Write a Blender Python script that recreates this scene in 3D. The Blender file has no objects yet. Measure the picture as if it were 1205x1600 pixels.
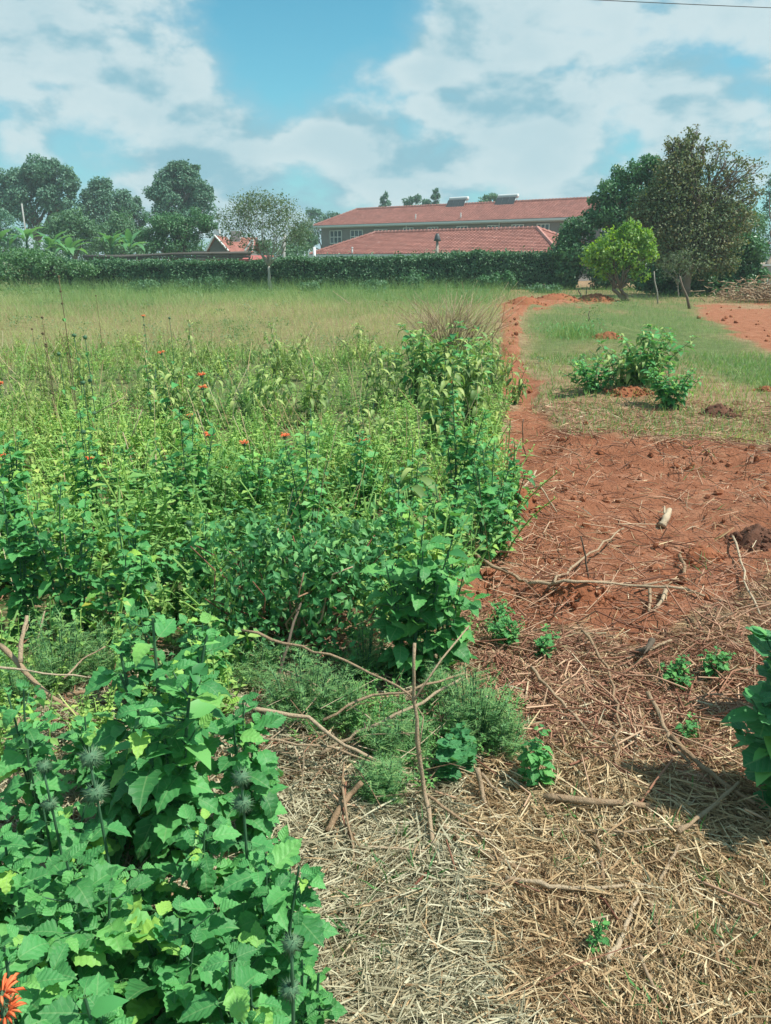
import bpy, math, random
import numpy as np
from mathutils import Vector, Matrix

# ------------------------------------------------------------ camera, sky, sun
SC = bpy.context.scene
COL = SC.collection
EYE = 1.6
F = 1210.0
PITCH = math.atan(395 / F)
cam_d = bpy.data.cameras.new('camera')
cam = bpy.data.objects.new('camera', cam_d)
COL.objects.link(cam)
cam.location = (0, 0, EYE)
cam.rotation_euler = (math.pi / 2 - PITCH, 0, 0)
cam_d.sensor_fit = 'VERTICAL'
cam_d.sensor_height = 36
cam_d.lens = F / 1600 * 36
cam_d.clip_start = 0.05
cam_d.clip_end = 3000
SC.camera = cam

SUN_EL = math.radians(58)
SUN_AZ = math.radians(98)        # clockwise from +Y (view direction) towards +X
SUN_DIR = Vector((math.cos(SUN_EL) * math.sin(SUN_AZ), math.cos(SUN_EL) * math.cos(SUN_AZ), math.sin(SUN_EL)))
sun_d = bpy.data.lights.new('sun', 'SUN')
sun_d.energy = 3.7
sun_d.angle = math.radians(0.6)
sun_d.color = (1.0, 0.955, 0.88)
sun = bpy.data.objects.new('sun', sun_d)
sun.rotation_euler = SUN_DIR.to_track_quat('Z', 'Y').to_euler()
sun.location = (20, 10, 40)
COL.objects.link(sun)

SC.view_settings.view_transform = 'Standard'
SC.view_settings.look = 'None'
SC.view_settings.gamma = 1
SC.view_settings.use_curve_mapping = False
SC.view_settings.exposure = 0.70
SC.render.engine = 'CYCLES'
SC.cycles.max_bounces = 6
SC.cycles.diffuse_bounces = 3
SC.cycles.transmission_bounces = 3
SC.cycles.use_denoising = True

FW = np.array([0, math.cos(PITCH), -math.sin(PITCH)])
UP = np.array([0, math.sin(PITCH), math.cos(PITCH)])
def ray(px, py):
    return FW + np.array([1.0, 0, 0]) * (px - 602.5) / F + UP * (800 - py) / F
def at_z(px, py, z=0.0):
    d = ray(px, py); t = (z - EYE) / d[2]
    return np.array([d[0] * t, d[1] * t, z])
def at_y(px, py, y):
    d = ray(px, py); t = y / d[1]
    return np.array([d[0] * t, y, EYE + d[2] * t])
def to_px(x, y, z):
    dx, dy, dz = x, y, z - EYE
    f = dy * FW[1] + dz * FW[2]; u = dy * UP[1] + dz * UP[2]
    f = np.where(f < 0.15, 0.15, f)
    return 602.5 + dx / f * F, 800 - u / f * F
def px_m(y):                     # metres per photograph pixel at forward distance y
    return y / F

# ---- world
def build_world():
    w = bpy.data.worlds.new('World'); SC.world = w; w.use_nodes = True
    nt = w.node_tree; N = nt.nodes; L = nt.links; N.clear()
    out = N.new('ShaderNodeOutputWorld'); bg = N.new('ShaderNodeBackground')
    bg.inputs['Strength'].default_value = 0.15
    L.new(bg.outputs[0], out.inputs[0])
    sky = N.new('ShaderNodeTexSky'); sky.sky_type = 'NISHITA'; sky.sun_disc = False
    sky.sun_elevation = SUN_EL; sky.sun_rotation = SUN_AZ
    sky.altitude = 1700; sky.air_density = 1.2; sky.dust_density = 1.5; sky.ozone_density = 1.0
    tc = N.new('ShaderNodeTexCoord')
    def M(op, a, b=None, c=None, clamp=False):
        n = N.new('ShaderNodeMath'); n.operation = op; n.use_clamp = clamp
        for i, v in enumerate((a, b, c)):
            if v is None: continue
            if isinstance(v, (int, float)): n.inputs[i].default_value = v
            else: L.new(v, n.inputs[i])
        return n.outputs[0]
    def mix(fac, a, b, mode='MIX'):
        n = N.new('ShaderNodeMix'); n.data_type = 'RGBA'; n.blend_type = mode
        for k, v in ((0, fac), (6, a), (7, b)):
            if isinstance(v, (int, float)): n.inputs[k].default_value = v
            elif isinstance(v, tuple): n.inputs[k].default_value = (*v, 1)
            else: L.new(v, n.inputs[k])
        return n.outputs[2]
    def smooth(v, a, b):
        n = N.new('ShaderNodeMapRange'); n.interpolation_type = 'SMOOTHSTEP'
        L.new(v, n.inputs[0]); n.inputs[1].default_value = a; n.inputs[2].default_value = b
        return n.outputs[0]
    # teal white balance of the air
    base = mix(1.0, sky.outputs[0], SKY_TINT, 'MULTIPLY')
    gen = tc.outputs['Generated']
    sep = N.new('ShaderNodeSeparateXYZ'); L.new(gen, sep.inputs[0])
    z = sep.outputs[2]
    mp = N.new('ShaderNodeMapping'); L.new(gen, mp.inputs[0]); mp.inputs['Scale'].default_value = (1, 1, 1.9)
    def noise(vec, scale, detail, rough, dist=0.0):
        n = N.new('ShaderNodeTexNoise'); n.noise_dimensions = '3D'
        L.new(vec, n.inputs['Vector']); n.inputs['Scale'].default_value = scale
        n.inputs['Detail'].default_value = detail; n.inputs['Roughness'].default_value = rough
        n.inputs['Distortion'].default_value = dist
        return n.outputs[0]
    n1 = noise(mp.outputs[0], 7.0, 9, 0.52, 0.1)
    mp2 = N.new('ShaderNodeMapping'); L.new(gen, mp2.inputs[0]); mp2.inputs['Scale'].default_value = (1, 1, 1.9)
    mp2.inputs['Location'].default_value = (-0.012, -0.01, -0.045)
    n2 = noise(mp2.outputs[0], 7.0, 9, 0.52, 0.1)
    # where the photographed cloud banks and gaps are, as directions
    cover = None
    for (px, py, r, wgt) in CLOUDS:
        d = Vector(ray(px, py)).normalized()
        dp = N.new('ShaderNodeVectorMath'); dp.operation = 'DOT_PRODUCT'
        nv = N.new('ShaderNodeVectorMath'); nv.operation = 'NORMALIZE'; L.new(gen, nv.inputs[0])
        L.new(nv.outputs[0], dp.inputs[0]); dp.inputs[1].default_value = d
        s = smooth(dp.outputs['Value'], math.cos(math.radians(r)), math.cos(math.radians(r * 0.15)))
        s = M('MULTIPLY', s, wgt)
        cover = s if cover is None else M('ADD', cover, s)
    dens = M('ADD', M('ADD', M('MULTIPLY', n1, 1.7), -0.35), cover)
    a = smooth(dens, 0.45, 0.70)
    a = M('MULTIPLY', a, 0.9)
    veil = smooth(M('ADD', dens, M('MULTIPLY', M('SUBTRACT', noise(mp.outputs[0], 2.6, 5, 0.6, 0.6), 0.5), 0.7)), 0.26, 0.62)
    # lit tops, greyer undersides
    lit = M('SUBTRACT', n1, n2)
    lit = smooth(lit, -0.12, 0.04)
    thick = smooth(dens, 0.60, 1.05)
    ccol = mix(lit, CLOUD_LO, CLOUD_HI)
    ccol = mix(M('MULTIPLY', thick, 0.35), ccol, CLOUD_LO)
    base = mix(M('MULTIPLY', veil, 0.50), base, VEIL)
    # pale band low over the horizon
    band = smooth(z, 0.30, 0.0)
    base = mix(M('MULTIPLY', band, 0.35), base, VEIL)
    col = mix(a, base, ccol)
    L.new(col, bg.inputs['Color'])
SKY_TINT = (0.27, 0.62, 0.57)
VEIL = (1.3, 2.25, 2.75)
CLOUD_HI = (2.75, 3.3, 3.4)
CLOUD_LO = (1.2, 2.2, 2.6)
CLOUDS = [(60, 130, 15, 0.17), (200, 165, 12, 0.16), (340, 200, 10, 0.15), (300, 70, 6, 0.05), (510, 10, 8, -0.30), (250, -10, 7, -0.20), (600, 60, 5, -0.12), (415, 115, 5, -0.16), (480, 125, 4, -0.10), (570, 165, 7, 0.17), (650, 190, 8, 0.10),
          (740, 40, 7, 0.22), (950, 80, 12, 0.15), (1150, 80, 10, 0.15), (800, 140, 8, 0.08), (920, 5, 5, -0.16), (900, 200, 7, -0.10), (1080, 190, 6, -0.08), (580, 295, 4, 0.17), (880, 270, 5, 0.17), (740, 245, 5, 0.10),
          (90, 275, 9, -0.20), (430, 290, 4, 0.06), (640, 30, 3, -0.1)]
build_world()

# ------------------------------------------------------------ helpers
R = np.random.default_rng(11)
random.seed(5)

def _hash(ix, iy, s):
    n = (ix * 374761393 + iy * 668265263 + s * 974711) & 0xffffffff
    n = ((n ^ (n >> 13)) * 1274126177) & 0xffffffff
    return ((n ^ (n >> 16)) & 0xffff) / 65535.0
def vnoise(x, y, s=0):
    x = np.asarray(x, float); y = np.asarray(y, float)
    ix = np.floor(x).astype(np.int64); iy = np.floor(y).astype(np.int64)
    fx = x - ix; fy = y - iy
    fx = fx * fx * (3 - 2 * fx); fy = fy * fy * (3 - 2 * fy)
    a = _hash(ix, iy, s); b = _hash(ix + 1, iy, s); c = _hash(ix, iy + 1, s); d = _hash(ix + 1, iy + 1, s)
    return (a + (b - a) * fx) * (1 - fy) + (c + (d - c) * fx) * fy
def fbm(x, y, octv=4, s=0):
    v = 0; a = 0.5; t = 0
    for o in range(octv):
        v = v + a * vnoise(x * 2 ** o, y * 2 ** o, s + o * 17); t += a; a *= 0.5
    return v / t
def sstep(v, a, b):
    t = np.clip((v - a) / (b - a), 0, 1); return t * t * (3 - 2 * t)
def poly_sd(px, py, poly):       # signed distance, positive inside
    px = np.asarray(px, float); py = np.asarray(py, float)
    inside = np.zeros(px.shape, bool); dist = np.full(px.shape, 1e9)
    n = len(poly)
    for i in range(n):
        x0, y0 = poly[i]; x1, y1 = poly[(i + 1) % n]
        c = ((y0 > py) != (y1 > py)) & (px < (x1 - x0) * (py - y0) / ((y1 - y0) if y1 != y0 else 1e-9) + x0)
        inside ^= c
        ex, ey = x1 - x0, y1 - y0
        t = np.clip(((px - x0) * ex + (py - y0) * ey) / (ex * ex + ey * ey), 0, 1)
        dist = np.minimum(dist, np.hypot(px - x0 - t * ex, py - y0 - t * ey))
    return np.where(inside, dist, -dist)

class Tpl:                       # a template: verts, triangles/quads, uv per vertex
    def __init__(s, V, Fc, UV=None):
        s.V = np.array(V, float); s.F = [tuple(f) for f in Fc]
        s.UV = np.array(UV, float) if UV is not None else np.zeros((len(V), 2))
        s.loops = np.array([i for f in s.F for i in f], np.int64)
        s.sizes = np.array([len(f) for f in s.F], np.int64)

class Geo:
    def __init__(s):
        s.V = []; s.L = []; s.S = []; s.UV = []; s.T = []; s.MI = []; s.n = 0
    def add(s, t, Mx, P, tint=None, mi=0):   # Mx (k,3,3) with scale, P (k,3)
        Mx = np.asarray(Mx, float).reshape(-1, 3, 3); P = np.asarray(P, float).reshape(-1, 3)
        k = len(P); nv = len(t.V)
        if k == 0: return
        V = np.einsum('kij,vj->kvi', Mx, t.V) + P[:, None, :]
        s.V.append(V.reshape(-1, 3))
        off = s.n + np.arange(k) * nv
        s.L.append((t.loops[None, :] + off[:, None]).ravel())
        s.S.append(np.tile(t.sizes, k))
        s.UV.append(np.tile(t.UV, (k, 1)))
        if tint is None: tint = R.random(k)
        s.T.append(np.repeat(np.broadcast_to(tint, (k,)), nv))
        s.MI.append(np.full(k * len(t.F), mi))
        s.n += k * nv
    def raw(s, V, Fc, UV=None, tint=0.5, mi=0):
        s.add(Tpl(V, Fc, UV), np.eye(3)[None], np.zeros((1, 3)), np.array([tint]), mi)
    def tube(s, pts, r0, r1, k=6, tint=0.5, mi=0, cap=True, rough=0.0):
        pts = np.asarray(pts, float); n = len(pts)
        tg = np.gradient(pts, axis=0); tg /= np.linalg.norm(tg, axis=1)[:, None] + 1e-9
        ref = np.array([0.0, 0, 1]) if abs(tg[0][2]) < 0.9 else np.array([1.0, 0, 0])
        V = []; a = np.arange(k) * 2 * math.pi / k
        for i in range(n):
            x = np.cross(ref, tg[i]); x /= np.linalg.norm(x) + 1e-9
            y = np.cross(tg[i], x); ref = y
            rr = np.full(k, r0 + (r1 - r0) * i / (n - 1))
            if rough: rr = rr * (1 + rough * (R.random(k) - 0.5))
            V.append(pts[i] + (np.cos(a) * rr)[:, None] * x + (np.sin(a) * rr)[:, None] * y)
        V = np.concatenate(V); Fc = []; UV = []
        for i in range(n):
            for j in range(k): UV.append((j / k, i / (n - 1)))
        for i in range(n - 1):
            for j in range(k):
                Fc.append((i * k + j, i * k + (j + 1) % k, (i + 1) * k + (j + 1) % k, (i + 1) * k + j))
        if cap:
            Fc.append(tuple(range(k))[::-1]); Fc.append(tuple((n - 1) * k + j for j in range(k)))
        s.raw(V, Fc, UV, tint, mi)
    def box(s, c, sz, rz=0, mi=0, tint=0.5, rx=0):
        x, y, z = [v / 2 for v in sz]
        V = np.array([(-x, -y, -z), (x, -y, -z), (x, y, -z), (-x, y, -z), (-x, -y, z), (x, -y, z), (x, y, z), (-x, y, z)])
        Mx = np.array((Matrix.Rotation(rz, 3, 'Z') @ Matrix.Rotation(rx, 3, 'X')))
        s.raw(V @ Mx.T + np.array(c), [(0, 3, 2, 1), (4, 5, 6, 7), (0, 1, 5, 4), (1, 2, 6, 5), (2, 3, 7, 6), (3, 0, 4, 7)], None, tint, mi)
    def mesh(s, name, mats, smooth=True):
        me = bpy.data.meshes.new(name)
        V = np.concatenate(s.V); Lp = np.concatenate(s.L); S = np.concatenate(s.S)
        me.vertices.add(len(V)); me.vertices.foreach_set('co', V.astype(np.float32).ravel())
        me.loops.add(len(Lp)); me.loops.foreach_set('vertex_index', Lp.astype(np.int32))
        me.polygons.add(len(S)); me.polygons.foreach_set('loop_start', (np.cumsum(S) - S).astype(np.int32))
        me.polygons.foreach_set('material_index', np.concatenate(s.MI).astype(np.int32))
        me.polygons.foreach_set('use_smooth', np.full(len(S), smooth))
        uv = me.uv_layers.new(name='UVMap'); UVv = np.concatenate(s.UV)[Lp]
        uv.data.foreach_set('uv', UVv.astype(np.float32).ravel())
        at = me.attributes.new('tint', 'FLOAT', 'POINT'); at.data.foreach_set('value', np.concatenate(s.T).astype(np.float32))
        for m in (mats if isinstance(mats, (list, tuple)) else [mats]): me.materials.append(m)
        me.update(calc_edges=True); me.validate()
        return me
    def build(s, name, mats, parent=None, smooth=True, loc=None):
        if loc is not None:
            s.V = [v - np.asarray(loc) for v in s.V]
        o = bpy.data.objects.new(name, s.mesh(name, mats, smooth)); COL.objects.link(o)
        if loc is not None: o.location = loc
        if parent is not None:
            o.parent = parent
        return o

def tag(o, label=None, cat=None, group=None, kind=None):
    if label: o['label'] = label
    if cat: o['category'] = cat
    if group: o['group'] = group
    if kind: o['kind'] = kind
    return o
def thing(name, label, cat, loc=(0, 0, 0), group=None):
    o = bpy.data.objects.new(name, None); COL.objects.link(o); o.location = [float(v) for v in loc]
    o.empty_display_size = 0.1
    return tag(o, label, cat, group)

def frames(D, Nh, S):            # x axis along D, z near Nh ; S scale -> (k,3,3)
    D = np.asarray(D, float); D = D / (np.linalg.norm(D, axis=1)[:, None] + 1e-9)
    Y = np.cross(Nh, D); l = np.linalg.norm(Y, axis=1)[:, None]
    Y = np.where(l < 1e-4, np.array([0.0, 1, 0]), Y / (l + 1e-9))
    Z = np.cross(D, Y)
    Mx = np.stack([D, Y, Z], axis=2)
    S = np.asarray(S, float)
    return Mx * (S[:, None, None] if S.ndim == 1 else S[:, None, :])
def rand_unit(k):
    v = R.normal(size=(k, 3)); return v / np.linalg.norm(v, axis=1)[:, None]

# ------------------------------------------------------------ materials
def new_mat(name):
    m = bpy.data.materials.new(name); m.use_nodes = True; nt = m.node_tree; nt.nodes.clear()
    return m, nt.nodes, nt.links
def nmath(N, L, op, a, b=None, clamp=False):
    n = N.new('ShaderNodeMath'); n.operation = op; n.use_clamp = clamp
    for i, v in enumerate((a, b)):
        if v is None: continue
        if isinstance(v, (int, float)): n.inputs[i].default_value = v
        else: L.new(v, n.inputs[i])
    return n.outputs[0]
def nmix(N, L, fac, a, b, mode='MIX'):
    n = N.new('ShaderNodeMix'); n.data_type = 'RGBA'; n.blend_type = mode
    for k, v in ((0, fac), (6, a), (7, b)):
        if isinstance(v, (int, float)): n.inputs[k].default_value = v
        elif isinstance(v, tuple): n.inputs[k].default_value = (*v[:3], 1)
        else: L.new(v, n.inputs[k])
    return n.outputs[2]
def nramp(N, L, v, stops):
    n = N.new('ShaderNodeValToRGB'); L.new(v, n.inputs[0]); e = n.color_ramp.elements
    while len(e) < len(stops): e.new(0.5)
    for i, (p, c) in enumerate(stops): e[i].position = p; e[i].color = (*c[:3], 1)
    return n.outputs[0]
def nnoise(N, L, vec, scale, detail=4, rough=0.5):
    n = N.new('ShaderNodeTexNoise'); n.inputs['Scale'].default_value = scale
    n.inputs['Detail'].default_value = detail; n.inputs['Roughness'].default_value = rough
    if vec is not None: L.new(vec, n.inputs['Vector'])
    return n.outputs[0]

def leaf_mat(name, stops, trans=0.3, rough=0.5, per_object=False, veins=False, spec=0.35, patch=0.0):
    m, N, L = new_mat(name)
    out = N.new('ShaderNodeOutputMaterial')
    if per_object:
        oi = N.new('ShaderNodeObjectInfo'); v = oi.outputs['Random']
    else:
        at = N.new('ShaderNodeAttribute'); at.attribute_name = 'tint'; v = at.outputs['Fac']
    tc = N.new('ShaderNodeTexCoord'); geo = N.new('ShaderNodeNewGeometry')
    if patch:
        pn = nnoise(N, L, geo.outputs['Position'], patch, 3, 0.6)
        v = nmath(N, L, 'ADD', nmath(N, L, 'MULTIPLY', v, 0.55), nmath(N, L, 'MULTIPLY', nmath(N, L, 'SUBTRACT', pn, 0.27), 1.0), True)
    col = nramp(N, L, v, stops)
    bump_in = None
    if veins:
        sp = N.new('ShaderNodeSeparateXYZ'); L.new(tc.outputs['UV'], sp.inputs[0])
        u = nmath(N, L, 'ABSOLUTE', nmath(N, L, 'SUBTRACT', sp.outputs[0], 0.5))
        vv = nmath(N, L, 'SUBTRACT', sp.outputs[1], nmath(N, L, 'MULTIPLY', u, 0.55))
        saw = nmath(N, L, 'PINGPONG', vv, 0.085)
        ln = nmath(N, L, 'LESS_THAN', saw, 0.007)
        mid = nmath(N, L, 'LESS_THAN', u, 0.022)
        vein = nmath(N, L, 'MAXIMUM', nmath(N, L, 'MULTIPLY', ln, 0.6), mid)
        pale = nmix(N, L, 0.55, col, (0.32, 0.50, 0.22))
        col = nmix(N, L, nmath(N, L, 'MULTIPLY', vein, 0.6), col, pale)
        nz = nnoise(N, L, tc.outputs['UV'], 9, 5, 0.7)
        col = nmix(N, L, 0.5, col, nramp(N, L, nz, [(0.3, (0.75, 0.78, 0.72)), (0.7, (1.2, 1.15, 1.1))]), 'MULTIPLY')
        bump_in = nmath(N, L, 'ADD', nmath(N, L, 'MULTIPLY', saw, 4.0), nmath(N, L, 'MULTIPLY', nz, 0.4))
    # paler underside
    col = nmix(N, L, nmath(N, L, 'MULTIPLY', geo.outputs['Backfacing'], 0.30), col, (0.20, 0.33, 0.19))
    p = N.new('ShaderNodeBsdfPrincipled'); L.new(col, p.inputs['Base Color'])
    p.inputs['Roughness'].default_value = rough; p.inputs['Specular IOR Level'].default_value = spec
    if bump_in is not None:
        b = N.new('ShaderNodeBump'); b.inputs['Strength'].default_value = 0.55; b.inputs['Distance'].default_value = 0.005
        L.new(bump_in, b.inputs['Height']); L.new(b.outputs[0], p.inputs['Normal'])
    t = N.new('ShaderNodeBsdfTranslucent')
    tcol = nmix(N, L, 1.0, col, (1.25, 1.35, 0.6), 'MULTIPLY'); L.new(tcol, t.inputs[0])
    mx = N.new('ShaderNodeMixShader'); mx.inputs[0].default_value = trans
    L.new(p.outputs[0], mx.inputs[1]); L.new(t.outputs[0], mx.inputs[2]); L.new(mx.outputs[0], out.inputs[0])
    return m
def plain_mat(name, stops, rough=0.8, spec=0.3, scale=None, bump=0.0, bscale=30, metal=0.0, use='tint', stretch=None, patch=0.0):
    """colour from the tint attribute (or object random) through a ramp, broken by noise"""
    m, N, L = new_mat(name); out = N.new('ShaderNodeOutputMaterial')
    tc = N.new('ShaderNodeTexCoord'); vec = tc.outputs['Object']
    if stretch:
        mp = N.new('ShaderNodeMapping'); L.new(tc.outputs['UV'], mp.inputs[0]); mp.inputs['Scale'].default_value = stretch; vec = mp.outputs[0]
    if use == 'tint':
        at = N.new('ShaderNodeAttribute'); at.attribute_name = 'tint'; v = at.outputs['Fac']
    elif use == 'object':
        v = N.new('ShaderNodeObjectInfo').outputs['Random']
    else:
        v = None
    if scale:
        nz = nnoise(N, L, vec, scale, 5, 0.6)
        v = nz if v is None else nmath(N, L, 'ADD', nmath(N, L, 'MULTIPLY', v, 0.6), nmath(N, L, 'MULTIPLY', nz, 0.4))
    if v is None:
        v = nnoise(N, L, vec, 3, 2)
    if patch:
        geo = N.new('ShaderNodeNewGeometry')
        pn = nnoise(N, L, geo.outputs['Position'], patch, 3, 0.6)
        v = nmath(N, L, 'ADD', nmath(N, L, 'MULTIPLY', v, 0.5), nmath(N, L, 'MULTIPLY', nmath(N, L, 'SUBTRACT', pn, 0.25), 1.0), True)
    col = nramp(N, L, v, stops)
    p = N.new('ShaderNodeBsdfPrincipled'); L.new(col, p.inputs['Base Color'])
    p.inputs['Roughness'].default_value = rough; p.inputs['Specular IOR Level'].default_value = spec
    p.inputs['Metallic'].default_value = metal
    if bump:
        b = N.new('ShaderNodeBump'); b.inputs['Strength'].default_value = bump; b.inputs['Distance'].default_value = 0.01
        L.new(nnoise(N, L, vec, bscale, 5, 0.65), b.inputs['Height']); L.new(b.outputs[0], p.inputs['Normal'])
    L.new(p.outputs[0], out.inputs[0])
    return m

def g2(a, b): return [(0.0, a), (1.0, b)]
MT = {}
MT['lion_leaf'] = leaf_mat('lion_leaf', [(0, (0.054, 0.220, 0.068)), (0.5, (0.090, 0.347, 0.103)), (0.9, (0.155, 0.471, 0.139)), (1, (0.380, 0.628, 0.108))], 0.28, 0.5, True, True)
MT['broad_leaf'] = leaf_mat('broad_leaf', [(0, (0.052, 0.211, 0.060)), (0.6, (0.096, 0.351, 0.100)), (1, (0.179, 0.474, 0.121))], 0.28, 0.5, True, True)
MT['yellow_leaf'] = leaf_mat('yellow_leaf', g2((0.42, 0.42, 0.05), (0.5, 0.52, 0.09)), 0.35, 0.5, True, True)
MT['droop_leaf'] = leaf_mat('droop_leaf', [(0, (0.129, 0.225, 0.069)), (0.5, (0.256, 0.379, 0.114)), (1, (0.485, 0.569, 0.194))], 0.28, 0.55, True, False)
MT['round_leaf'] = leaf_mat('round_leaf', [(0, (0.047, 0.212, 0.076)), (1, (0.110, 0.360, 0.136))], 0.3, 0.5, True, True)
MT['herb'] = leaf_mat('herb', [(0, (0.104, 0.251, 0.084)), (0.4, (0.235, 0.453, 0.127)), (0.75, (0.467, 0.643, 0.166)), (1, (0.900, 0.788, 0.216))], 0.35, 0.5, False, False, patch=0.5)
MT['teal_herb'] = leaf_mat('teal_herb', [(0, (0.055, 0.218, 0.068)), (0.6, (0.109, 0.392, 0.118)), (1, (0.245, 0.544, 0.153))], 0.3, 0.5, False, False)
MT['olive_herb'] = leaf_mat('olive_herb', [(0, (0.149, 0.236, 0.069)), (0.6, (0.319, 0.425, 0.119)), (1, (0.590, 0.637, 0.197))], 0.3, 0.55)
MT['field_weed'] = leaf_mat('field_weed', [(0, (0.069, 0.149, 0.057)), (0.6, (0.149, 0.253, 0.092)), (1, (0.276, 0.356, 0.149))], 0.3, 0.55)
MT['feather'] = leaf_mat('feather', [(0, (0.068, 0.231, 0.065)), (0.6, (0.170, 0.399, 0.111)), (1, (0.386, 0.546, 0.166))], 0.3, 0.55)
MT['shrub_leaf'] = leaf_mat('shrub_leaf', [(0, (0.029, 0.130, 0.043)), (0.6, (0.086, 0.302, 0.098)), (1, (0.269, 0.540, 0.173))], 0.25, 0.55, spec=0.3)
MT['grass'] = leaf_mat('grass', [(0, (0.117, 0.247, 0.077)), (0.35, (0.237, 0.379, 0.121)), (0.7, (0.492, 0.530, 0.222)), (1, (0.886, 0.796, 0.445))], 0.3, 0.6, patch=0.35)
MT['hedge'] = leaf_mat('hedge', [(0, (0.020, 0.082, 0.035)), (0.6, (0.050, 0.165, 0.064)), (1, (0.118, 0.269, 0.095))], 0.2, 0.45, patch=0.25)
MT['hedge_bright'] = leaf_mat('hedge_bright', [(0, (0.045, 0.154, 0.049)), (0.6, (0.090, 0.238, 0.077)), (1, (0.165, 0.322, 0.098))], 0.25, 0.45)
MT['far_tree'] = leaf_mat('far_tree', [(0, (0.052, 0.154, 0.108)), (0.6, (0.095, 0.234, 0.162)), (1, (0.155, 0.324, 0.216))], 0.2, 0.5)
MT['mid_tree'] = leaf_mat('mid_tree', [(0, (0.054, 0.154, 0.077)), (0.6, (0.108, 0.246, 0.116)), (1, (0.169, 0.323, 0.154))], 0.25, 0.5)
MT['dark_tree'] = leaf_mat('dark_tree', [(0, (0.027, 0.121, 0.042)), (0.6, (0.063, 0.207, 0.068)), (1, (0.117, 0.311, 0.091))], 0.22, 0.4, patch=0.5)
MT['brown_tree'] = leaf_mat('brown_tree', [(0, (0.089, 0.119, 0.052)), (0.45, (0.152, 0.190, 0.074)), (0.8, (0.288, 0.237, 0.119)), (1, (0.413, 0.269, 0.133))], 0.25, 0.55, patch=0.6)
MT['lime_tree'] = leaf_mat('lime_tree', [(0, (0.112, 0.252, 0.033)), (0.5, (0.237, 0.420, 0.055)), (1, (0.400, 0.546, 0.088))], 0.4, 0.45)
MT['pale_tree'] = leaf_mat('pale_tree', [(0, (0.08, 0.13, 0.07)), (0.6, (0.15, 0.21, 0.12)), (1, (0.25, 0.30, 0.19))], 0.3, 0.55)
MT['banana'] = leaf_mat('banana', [(0, (0.075, 0.237, 0.100)), (1, (0.175, 0.400, 0.175))], 0.4, 0.4, True)
MT['core'] = plain_mat('dark_core', g2((0.012, 0.03, 0.014), (0.02, 0.045, 0.02)), 0.9, 0.1)  # near-black green for the solid core inside the hedge
MT['green_stem'] = plain_mat('green_stem', g2((0.03, 0.10, 0.05), (0.07, 0.17, 0.08)), 0.6, 0.3, 20)
MT['spike_head'] = plain_mat('spike_head', g2((0.056, 0.149, 0.074), (0.156, 0.260, 0.134)), 0.6, 0.3)
MT['dry_head'] = plain_mat('dry_head', g2((0.12, 0.10, 0.05), (0.24, 0.17, 0.10)), 0.8, 0.2)
MT['petal'] = plain_mat('orange_petal', g2((0.75, 0.12, 0.04), (0.9, 0.26, 0.10)), 0.6, 0.2)
MT['bark'] = plain_mat('bark', [(0, (0.09, 0.07, 0.05)), (0.5, (0.17, 0.135, 0.10)), (1, (0.29, 0.25, 0.19))], 0.9, 0.15, 8, 0.7, 30)
MT['pale_bark'] = plain_mat('pale_bark', [(0, (0.22, 0.20, 0.16)), (1, (0.48, 0.45, 0.38))], 0.9, 0.15, 10, 0.5, 30)
MT['stick'] = plain_mat('dry_stick', [(0, (0.149, 0.086, 0.052)), (0.4, (0.345, 0.230, 0.138)), (0.75, (0.529, 0.414, 0.276)), (1, (0.690, 0.598, 0.437))], 0.85, 0.15, 60, 0.8, 160)
MT['straw'] = plain_mat('straw', [(0, (0.141, 0.077, 0.039)), (0.25, (0.303, 0.190, 0.100)), (0.6, (0.476, 0.339, 0.181)), (0.9, (0.628, 0.504, 0.305)), (1, (0.736, 0.637, 0.438))], 0.75, 0.2)
MT['grey_straw'] = plain_mat('grey_straw', [(0, (0.169, 0.145, 0.084)), (0.5, (0.360, 0.320, 0.198)), (1, (0.592, 0.548, 0.377))], 0.75, 0.2)
MT['red_twig'] = plain_mat('red_twig', [(0, (0.156, 0.066, 0.042)), (0.5, (0.360, 0.180, 0.114)), (1, (0.600, 0.408, 0.264))], 0.85, 0.15)
MT['soil'] = plain_mat('red_soil', [(0, (0.184, 0.067, 0.032)), (0.5, (0.313, 0.118, 0.058)), (1, (0.432, 0.186, 0.098))], 0.95, 0.1, 14, 1.0, 60)
MT['brown_soil'] = plain_mat('brown_soil', [(0, (0.10, 0.045, 0.03)), (1, (0.22, 0.11, 0.07))], 0.95, 0.1, 14, 1.0, 60)

# ------------------------------------------------------------ the ground
SOIL_MAIN = [(795, 560), (835, 590), (850, 640), (905, 672), (1010, 690), (1110, 712), (1205, 725), (1500, 740), (1500, 880), (1205, 880), (1150, 930), (1080, 985),
             (1000, 1010), (900, 985), (820, 990), (740, 950), (700, 900), (760, 820), (785, 700)]
SOIL_PATH = [(780, 480), (795, 469), (880, 467), (965, 471), (955, 479), (870, 478), (824, 486), (812, 500), (812, 540), (828, 600), (790, 620), (782, 560)]
SOIL_FAR = [(1085, 478), (1205, 476), (1700, 480), (1700, 565), (1205, 548), (1150, 528), (1095, 500)]
GREEN_R = [(820, 482), (900, 474), (1080, 468), (1105, 500), (1165, 535), (1205, 552), (1500, 570), (1500, 660), (1205, 620), (1100, 585), (1000, 560), (860, 575), (826, 560), (820, 520)]
UNDER = [(-2600, 640), (-2600, 575), (-200, 566), (100, 562), (330, 556), (520, 548), (640, 548), (770, 560), (792, 600), (788, 680), (800, 740), (795, 800), (785, 870),
         (745, 930), (700, 985), (640, 1000), (600, 1000), (560, 965), (520, 945), (480, 985), (420, 1010), (380, 1060), (330, 1080), (200, 1060), (90, 1075), (-60, 1090), (-400, 1300), (-2600, 1300)]
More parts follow.
